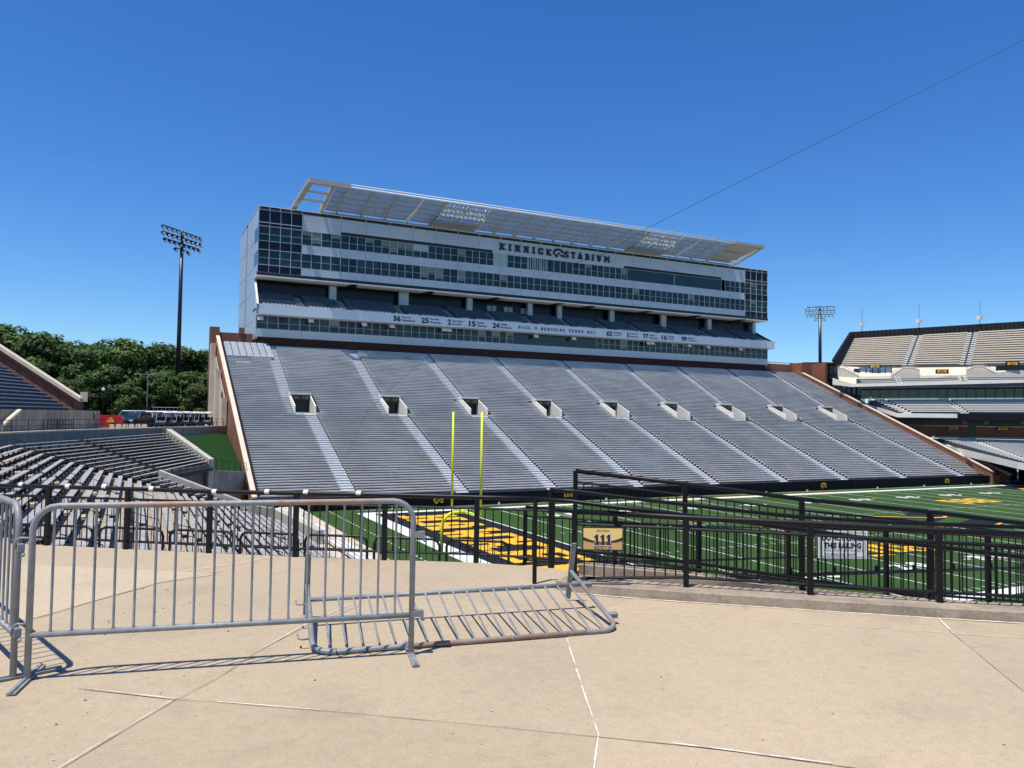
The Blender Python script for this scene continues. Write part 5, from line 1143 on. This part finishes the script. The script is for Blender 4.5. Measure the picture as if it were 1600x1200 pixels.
# front kerb
def up(p, h): return Vector((p.x, p.y, p.z+h))
foot = [(868, 921), (905, 926.5), (940, 930), (1070, 940), (1270, 953), (1470, 966), (1600, 973.5), (1900, 990)]
topf = [(872, 907), (905, 912), (940, 917), (1070, 926), (1270, 938.5), (1470, 950), (1600, 955), (1900, 971)]
topb = [(885, 900), (910, 901.5), (942, 904), (1072, 912), (1265, 925), (1468, 938), (1600, 943), (1900, 957)]
KH = .092; A = [fl(*p) for p in foot]; Cq = [fl(p[0], p[1], KH) for p in topb]; Bq = [up(a+(c-a)*.03, KH-a.z+ZF-(c.z-a.z)*.03) for a, c in zip(A, Cq)]; m = MB()
for i in range(len(A)-1):
    a, b, c, d, e, f_ = A[i], A[i+1], Bq[i], Bq[i+1], Cq[i], Cq[i+1]; e0, f0 = Vector((e.x, e.y, ZF-.55)), Vector((f_.x, f_.y, ZF-.55))
    ba, bb = c+(a-c)*.10, d+(b-d)*.10; c2, d2_ = c+(e-c)*.04, d+(f_-d)*.04
    m.poly([a, b, bb, ba]); m.poly([ba, bb, d2_, c2]); m.poly([c2, d2_, f_, e]); m.poly([e, f_, f0, e0])
m.poly([A[0], Bq[0], Cq[0], Vector((Cq[0].x, Cq[0].y, ZF))])
struct(m.build('kerb', M_kerb))
# descending ramp behind the kerb and its inner kerb
rb = [(905, 880, 9.35, 0), (1072, 895, 9.3, 0), (1258, 922, 9.1, 0), (1455, 938, 9.3, 0), (1620, 949, 9.5, 0), (1900, 965, 9.9, 0)]
R0b = [atD(x, y, D) for x, y, D, _ in rb]; m = MB(); near_ = [fl(*p) for p in ((905, 902), (1072, 913), (1260, 925.5), (1458, 938), (1620, 945), (1900, 957.5))]
for i in range(len(R0b)-1):
    a, b = near_[i], near_[i+1]; c, d = R0b[i], R0b[i+1]; dz = .12
    m.poly([(a.x, a.y, c.z-dz), (b.x, b.y, d.z-dz), (d.x, d.y, d.z-dz), (c.x, c.y, c.z-dz)])
struct(m.build('ramp', M_tan)); m = MB()
for i in range(len(R0b)-1):
    c, d = R0b[i], R0b[i+1]; s = (d-c).normalized(); s = Vector((s.y, -s.x, 0)); s = s if s.dot(CAM-c) > 0 else -s
    m.hexa([c+s*.1-Vector((0, 0, .5)), d+s*.1-Vector((0, 0, .5)), d-s*.12-Vector((0, 0, .5)), c-s*.12-Vector((0, 0, .5)), c+s*.1, d+s*.1, d-s*.12, c-s*.12])
struct(m.build('inner_kerb', M_kerb))
m = MB(); q = [fl(*p) for p in ((-420, 826), (0, 848), (330, 863.5), (600, 874.5), (860, 887))]; o = [at(x, y, 2, 7.1) for x, y in ((-420, 872), (0, 893), (330, 906), (600, 914), (830, 921))]
for i in range(4): m.poly([(q[i].x, q[i].y, 7.1), (q[i+1].x, q[i+1].y, 7.1), o[i+1], o[i]])
struct(m.build('lower_platform', M_tan))
# ================================================================== BLACK RAILINGS
def polyl(P, t):
    n = len(P)-1; i = min(int(t*n), n-1); return P[i]+(P[i+1]-P[i])*(t*n-i)
def fence(name, label, base, tops, second, low, r=.0275, rp=.027, spacing=.099, posts=None, endcap=False, group='black railings round the concourse edge', square=True, pr=.0075):
    """base: floor points at posts; tops: top-rail points above them; second/low: heights (fractions) of the picket rails"""
    t = thing(name, label, 'railing', base[0], group)
    for i, (b, tp) in enumerate(zip(base, tops)):
        if posts is not None and i not in posts: continue
        m = MB(); u = Vector((tp.x, tp.y, tp.z-.005)); 
        if square: d = (base[min(i+1, len(base)-1)]-base[max(i-1, 0)]); d.z = 0; m.beam(b, u, rp*2, rp*2, d.normalized())
        else: m.tube([b, u], rp, 8)
        m.build('post', M_blk, t)
    m = MB(); m.tube(tops, r, 10); m.build('top_rail', M_blk, t, True)
    for i in range(len(base)-1):
        L = (base[i+1]-base[i]).length; n = max(1, int(round(L/spacing))); m = MB()
        def P(k, f): b = base[i]+(base[i+1]-base[i])*k; tt = tops[i]+(tops[i+1]-tops[i])*k; return b+(tt-b)*f
        for f in (second, low):
            if f is not None: m.tube([P(0, f), P(1, f)], .016, 6)
        for j in range(1, n): k = j/n; m.tube([P(k, low if low is not None else .0), P(k, second)], pr, 5)
        m.build('picket_panel', M_blk, t)
    return t
def up(p, h): return Vector((p.x, p.y, p.z+h))
# long edge railing
bx = [(-410, 826.5), (-230, 837), (-60, 845.5), (73, 852), (197, 858), (326, 864), (461, 870), (600, 875), (744, 879.2), (862, 887)]
b_ = [fl(*p) for p in bx]
ty = [(-410, 745), (-230, 751), (-60, 757), (73, 760.5), (197, 764), (326, 768), (461, 771), (600, 773.5), (744, 777), (862, 780)]
def topOf(b, y): 
    # height of the rail over a post seen at image row y
    d = ray(800, y); lo, hi = .3, 1.6
    for _ in range(40):
        mid = (lo+hi)/2; v = Vector((b.x, b.y, b.z+mid))-CAM; yy = 600-F*v.dot(UP)/v.dot(FW)
        if yy > y: lo = mid
        else: hi = mid
    return up(b, lo)
f1 = fence('railing', 'long black picket railing along the outer edge of the tan concourse floor', b_, [topOf(b, t[1]) for b, t in zip(b_, ty)], .83, .13)
for x, y in ((31, 757.5), (104, 760), (161, 761), (235, 764), (333, 768.5), (416, 768.5), (476, 769.5), (559, 771)):
    D = (fl(300, 862)-CAM).dot(Vector((FW.x, FW.y, 0)).normalized())*1.0
    k = min(range(len(bx)-1), key=lambda i: abs((bx[i][0]+bx[i+1][0])/2-x)); u = (x-bx[k][0])/(bx[k+1][0]-bx[k][0]); p = b_[k]+(b_[k+1]-b_[k])*u; tt = topOf(p, y); d = (b_[k+1]-b_[k]).normalized()
    m = MB(); m.tube([tt-d*.03, tt+d*.03], .0335, 8); m.build('white_sticker', M_white, f1)
# lower fence of rounded hoops just beyond
lf = thing('railing', 'lower black fence of round-cornered panels just beyond the long edge railing', 'railing', at(300, 826, 2, 7.1), 'black railings round the concourse edge')
gaps = [-380, -250, -120, 22, 150, 260, 370, 471, 579, 692, 800]
for xa, xb in zip(gaps, gaps[1:]):
    yA = lambda x: 818+.036*x if x > 0 else 818+.03*x
    p, q_ = at(xa+6, yA(xa), 2, 8.1), at(xb-5, yA(xb), 2, 8.1); d = (q_-p).normalized(); L = (q_-p).length; R_ = .12; m = MB()
    path = [up(p, -1.0), up(p, -R_), up(p, -R_*.35)+d*R_*.3, p+d*R_]+[q_-d*R_, up(q_, -R_*.35)-d*R_*.3, up(q_, -R_), up(q_, -1.0)]
    m.tube(path, .025, 8); m.tube([up(p, -.24), up(q_, -.24)], .016, 6); n = int(L/.115)
    for j in range(1, n): c = p+(q_-p)*j/n; m.tube([up(c, -.95), c], .008, 5)
    m.build('hoop_panel', M_blk, lf)
# continuation of the edge railing beyond the ramp
px = [(820, 882, 793, 10.3), (960, 889, 803, 10.2), (1092, 898, 811, 10.2), (1232, 913, 820, 10.1), (1385, 933, 828, 10.1), (1545, 957, 836, 10.1), (1720, 985, 846, 10.1)]
b2 = [atD(x, y, D) for x, y, _, D in px]; t2 = [topOf(b, yt) for b, (_, _, yt, _) in zip(b2, px)]
fence('railing', 'black picket railing on the far side of the ramp, standing over the football field', b2, t2, .86, .08)
# guard rail along the inner edge of the ramp
px = [(898, 872, 736, 9.35), (1070, 895, 756, 9.3), (1253, 922, 780, 9.1), (1455, 938, 800, 9.3), (1610, 949, 819, 9.5), (1800, 962, 842, 9.8)]
b3 = [atD(x, y, D) for x, y, _, D in px]; t3 = [topOf(b, yt) for b, (_, _, yt, _) in zip(b3, px)]
fence('railing', 'tallest black guard rail sloping down to the right along the ramp', b3, t3, .875, .06)
# front railing on the kerb
px = [(897, 935, 799, 0), (1072, 917, 809, .092), (1266, 929, 818, .092), (1468, 941, 829, .092), (1690, 953, 840, .092)]
b4 = [at(x, y, 2, ZF+dz) for x, y, _, dz in px]; b4[0] = fl(897, 921); t4 = [topOf(b, yt) for b, (_, _, yt, _) in zip(b4, px)]
f4 = fence('railing', 'front black railing standing on the concrete kerb, carrying the section sign', b4, t4, .84, .14, r=.029)
# handrails on both sides of the ramp
def handrail(label, pts, D, post_px, second=None):
    P = [atD(x, y, d) for (x, y), d in zip(pts, D)]; t = thing('handrail', label, 'handrail', P[0], 'handrails of the ramp')
    m = MB(); m.tube(P, .024, 10); m.build('rail', M_blk, t, True)
    for x, y0, y1, d in post_px: m = MB(); b = atD(x, y1, d); a = Vector((b.x, b.y, atD(x, y0, d).z)); m.tube([b, a], .024, 8); m.build('post', M_blk, t)
    if second: m = MB(); m.tube([atD(x, y, d) for x, y, d in second], .018, 8); m.build('lower_rail', M_blk, t, True)
D1 = (fl(859, 887)-CAM).dot(Vector((FW.x, FW.y, 0)).normalized())
handrail('black handrail on the far side of the ramp, starting at the second tallest post', [(859, 765), (900, 768), (1000, 780), (1110, 793), (1240, 807), (1400, 817), (1600, 824), (1800, 832)], [D1, D1, 8.9, 8.9, 8.85, 8.9, 9, 9.2], [(859, 765, 887, D1)])
D2 = (fl(835, 912)-CAM).dot(Vector((FW.x, FW.y, 0)).normalized())
handrail('black handrail on the near side of the ramp, with a free-standing left post', [(835, 780), (890, 783), (960, 792), (1040, 801.5), (1180, 818), (1259, 829), (1400, 847), (1600, 871), (1800, 896)], [D2, D2, 7.7, 7.8, 7.85, 7.9, 7.95, 8.1, 8.3], [(835, 781, 912, D2)],
         [(897, 858, 7.7), (960, 866, 7.8), (1080, 879, 7.85), (1240, 903, 7.9), (1400, 925, 7.9)])
# far stair rail going down to the field
sr = thing('railing', 'thin black stair rail running away from the platform down to the football field', 'railing', atD(900, 878, 15.6))
pp = [(900, 878, 15.6), (1090, 876, 18), (1310, 868, 24), (1446, 862, 32), (1600, 857, 43)]
P = [atD(x, y, D) for x, y, D in pp]; m = MB(); m.tube(P, .03, 6); m.build('rail', M_blk, sr)
m = MB(); P2 = [atD(x, y, D) for x, y, D in ((1090, 905, 12), (1280, 897, 13), (1446, 892, 15), (1600, 887, 18))]; m.tube(P2, .035, 6)
for i in range(9): c = polyl(P2, i/8); m.tube([c, up(c, .12)], .03, 5)
m.build('lower_rail', M_blk, sr)
m = MB()
for i in range(30): c = polyl(P, i/29); m.tube([c, up(c, .8)], .010, 5)
m.tube([up(c, .8) for c in P], .02, 5); m.build('picket_panel', M_blk, sr)
# ------------------------------------------------------------------ signs
def sign_frame(x0, y0, x1, y1, D):
    a, b, c = atD(x0, y1, D), atD(x1, y1, D), atD(x0, y0, D); r = (b-a); u = Vector((0, 0, 1)); w_ = Vector((r.x, r.y, 0)).length; r.z = 0; r.normalize(); return a, r, u, w_, (c-a).length
# section sign: black-edged gold board fixed to the kerb railing
k = .30; pm = b4[0]+(b4[1]-b4[0])*.2; Dm = (pm-CAM).dot(Vector((FW.x, FW.y, 0)).normalized())-.22
a, r, u, w_, h = sign_frame(909.5, 823, 974, 860, Dm); nrm = r.cross(u)   # points to the viewer side
if nrm.dot(CAM-a) < 0: nrm = -nrm
sg = thing('sign', 'gold and black section 111 sign fixed to the kerb railing', 'sign', a)
m = MB(); m.prism([a, a+r*w_, a+r*w_+u*h, a+u*h], nrm*-.006); m.build('backing_plate', M_letter, sg)
M_g1 = mat('sign_gold_light', (.88, .60, .20), .5); M_g2 = mat('sign_gold_dark', (.62, .38, .14), .5)
e = .012; m = MB(); q = lambda x, y, d=.001: a+r*(e+(w_-2*e)*x)+u*(e+(h-2*e)*y)+nrm*d
m.mi(1).poly([q(0, 0), q(1, 0), q(1, .42), q(0, .42)])
cur = [(i/10, .36+.22*(2*i/10-1)**2) for i in range(11)]
m.mi(0).poly([q(x, y, .002) for x, y in cur]+[q(1, 1, .002), q(0, 1, .002)])
m.mi(2)
for (x0, y0), (x1, y1) in zip(cur, cur[1:]): m.poly([q(x0, y0-.13*abs(2*x0-1)-.02, .003), q(x1, y1-.13*abs(2*x1-1)-.02, .003), q(x1, y1, .003), q(x0, y0, .003)])
m.mi(0); m.build('printed_face', [M_g1, M_g2, M_letter], sg)
m = MB(); m.mi(1); slab(m, '111', q(.5, .46, .004), r, u, w_*.46, h*.52, (0, 0, 0), .5); m.mi(0); slab(m, '111', q(.5, .46, .0055), r, u, w_*.42, h*.44, (0, 0, 0), .75)
text(m, 'SECTION', q(.5, .88, .004), r, u, w_*.30, h*.085, .01); text(m, 'SEATS 1-27', q(.5, .07, .004), r, u, w_*.42, h*.10, .01); m.build('lettering', [M_letter, M_white], sg)
# white warning sign behind the ramp rails
a, r, u, w_, h = sign_frame(1277, 829, 1356, 872, 9.55); nrm = r.cross(u); nrm = nrm if nrm.dot(CAM-a) > 0 else -nrm
sg = thing('sign', 'white warning sign about the railing, half hidden behind the black ramp rails', 'sign', a)
m = MB(); m.prism([a, a+r*w_, a+r*w_+u*h, a+u*h], nrm*-.005); m.build('board', mat('sign_white', (.86, .87, .88), .5), sg)
q = lambda x, y, d=.002: a+r*w_*x+u*h*y+nrm*d
m = MB(); text(m, 'DO NOT CROSS', q(.5, .74), r, u, w_*.80, h*.19, .05); text(m, 'THIS RAILING', q(.5, .47), r, u, w_*.74, h*.21, .05); text(m, 'VIOLATORS ARE SUBJECT', q(.52, .28), r, u, w_*.78, h*.09, 0); text(m, 'TO REMOVAL FROM', q(.45, .14), r, u, w_*.60, h*.09, 0)
for x0, x1, y0, y1 in ((.05, .95, .93, .945), (.05, .95, .05, .065), (.05, .06, .05, .945), (.94, .95, .05, .945)): m.poly([q(x0, y0), q(x1, y0), q(x1, y1), q(x0, y1)])
m.build('lettering', M_letter, sg)
# ================================================================== CROWD BARRIERS
M_rusty = lay(mat('rusted_rail', (.27, .10, .045), .8, noise=0, scale=3.2, col2=(.31, .25, .21), bump=.2), [('noise', 25, .3, .6, .7, None)])
def barrier(label, O, X, Z, L, H, nbars, rustymat, hooks=(), brackets=(), feet=True, bz=.29, footlen=.56, rusted=None):
    """O: foot of the left leg, X: along, Z: up in the frame plane"""
    X = X.normalized(); Z = Z.normalized(); Y = Z.cross(X).normalized(); T = lambda x, y, z: O+X*x+Y*y+Z*z
    t = thing('crowd_barrier', label, 'barrier', O, 'steel crowd barriers'); R_ = .15; r = .0205
    path = [T(0, 0, 0), T(0, 0, H-R_)]+[T(R_-R_*math.cos(a), 0, H-R_+R_*math.sin(a)) for a in [math.radians(k) for k in (18, 36, 54, 72, 90)]]+[T(L-R_, 0, H)]+[T(L-R_+R_*math.sin(a), 0, H-R_+R_*math.cos(a)) for a in [math.radians(k) for k in (18, 36, 54, 72, 90)]]+[T(L, 0, 0)]
    m = MB(); m.tube(path, r, 12); m.tube([T(L*.45, 0, H), T(L*.4502, 0, H)], r*1.04, 12); m.tube([T(L*.62, 0, H), T(L*.625, 0, H)], r*1.08, 12); m.build('frame', rustymat, t, True)
    if rusted: m = MB(); m.tube([T(rusted[0], 0, H), T(rusted[1], 0, H)], r*1.02, 12); m.build('rusted_sleeve', M_rusty, t, True)
    m = MB(); m.tube([T(0, 0, bz), T(L, 0, bz)], r*.95, 10); m.tube([T(L*.46, 0, bz), T(L*.463, 0, bz)], r*1.08, 10); m.build('bottom_rail', M_galv, t, True)
    for i in range(1, nbars+1): x = L*i/(nbars+1); m = MB(); m.tube([T(x, 0, bz), T(x, 0, bz+.022), T(x, 0, bz+.03), T(x, 0, H-.032), T(x, 0, H-.024), T(x, 0, H)], [.0125, .0115, .0083, .0083, .0115, .0125], 8); m.build('bar', M_galv, t, True)
    if feet:
        for x in (0, L): m = MB(); m.beam(T(x, -footlen/2, .012), T(x, footlen/2, .012), .05, .012, Z); m.beam(T(x, -footlen/2, .022), T(x, footlen/2, .022), .012, .012, Z); m.build('foot', M_galv, t)
    for x, z, s in hooks:
        m = MB(); m.tube([T(x, 0, z), T(x+s*.07, 0, z+.005), T(x+s*.095, 0, z-.01), T(x+s*.10, 0, z-.07)], .008, 7); m.build('hook', M_galv, t, True)
    for x, z, s in brackets:
        m = MB(); m.beam(T(x, 0, z), T(x+s*.085, 0, z), .04, .045, Z); m.tube([T(x+s*.07, -.01, z-.03), T(x+s*.09, -.01, z-.05)], .012, 6); m.build('bracket', M_galv, t)
    return t, T
FL, FR = fl(42, 1064), fl(642, 1024)
X = (FR-FL); tb, Tb = barrier('upright grey crowd barrier standing in front, left of centre', FL, X, Vector((0, 0, 1)), X.length, topOf(FL, 791).z-ZF, 19, M_rust, hooks=((0, .91, -1), (0, .36, -1)), brackets=((X.length, .87, 1), (X.length, .30, 1)))
o = fl(20, 1061); g1, g0 = at(20, 989, 2, ZF+.29), at(0, 971, 2, ZF+.29); X2 = (g0-g1); X2.z = 0
t2_, T2 = barrier('crowd barrier cut off by the left frame edge, linked to the upright one', o, X2, Vector((0, 0, 1)), 2.46, 1.12, 19, M_rust, brackets=((0, .85, -1), (0, .31, -1)))
# fallen barrier: top rail on the floor, feet standing on edge and propping up the far side
nL, nR = at(489, 1021, 2, ZF+.022), at(968, 984, 2, ZF+.022)
pL, pR = fl(473, 982), fl(894.5, 936); hL = topOf(pL, 866).z-ZF
print('fallen', nL, nR, pL, pR, hL, (nR-nL).length, (pL-nL).length, (pR-nR).length)
Xf = (nR-nL); Lf = Xf.length; Xf.normalize(); side = Vector((-Xf.y, Xf.x, 0)); side = side if side.dot(pL-nL) > 0 else -side
Hf = 1.11; za = .27; run = math.sqrt(Hf*Hf-za*za); Zf = (side*-run+Vector((0, 0, -za))).normalized()   # from feet down to the top rail
Of = nL-Zf*Hf
tf, Tf = barrier('fallen rusty crowd barrier lying flat behind the upright one', Of, Xf, Zf, Lf, Hf, 19, M_rust, hooks=((0, .90, -1), (0, .36, -1)), brackets=((Lf, .87, 1), (Lf, .30, 1)), feet=True, rusted=(Lf*.28, Lf*.88))
m = MB(); 
for x in (.16, .38):
    c = Tf(x, 0, Hf); m.tube([c+Vector((0, 0, .024)), c+Vector((.0, -.03, 0)), c+Vector((0, 0, -.021))], .003, 5); m.tube([c+Vector((0, -.02, 0)), c+Vector((.015, -.1, -.018))], .002, 5)
m.build('zip_tie', M_blk, tf)
# ================================================================== CABLE
pts = [(527, 764, 93), (533, 740, 92), (550, 692, 91), (576, 640, 90), (630, 590, 89), (700, 532, 87), (783, 468, 85), (842, 438, 83.5), (899, 411, 82), (938, 400, 81), (1010, 357, 79), (1150, 287, 75), (1300, 212, 71), (1450, 137.5, 68), (1600, 62, 65), (1800, -40, 62)]
P = [atD(*p) for p in pts]; m = MB(); m.tube(P, [.013]*8+[.021]*8, 5)
tag(m.build('cable', M_blk, None, True), 'thin black camera cable sagging from the upper right sky down to the field', 'cable')
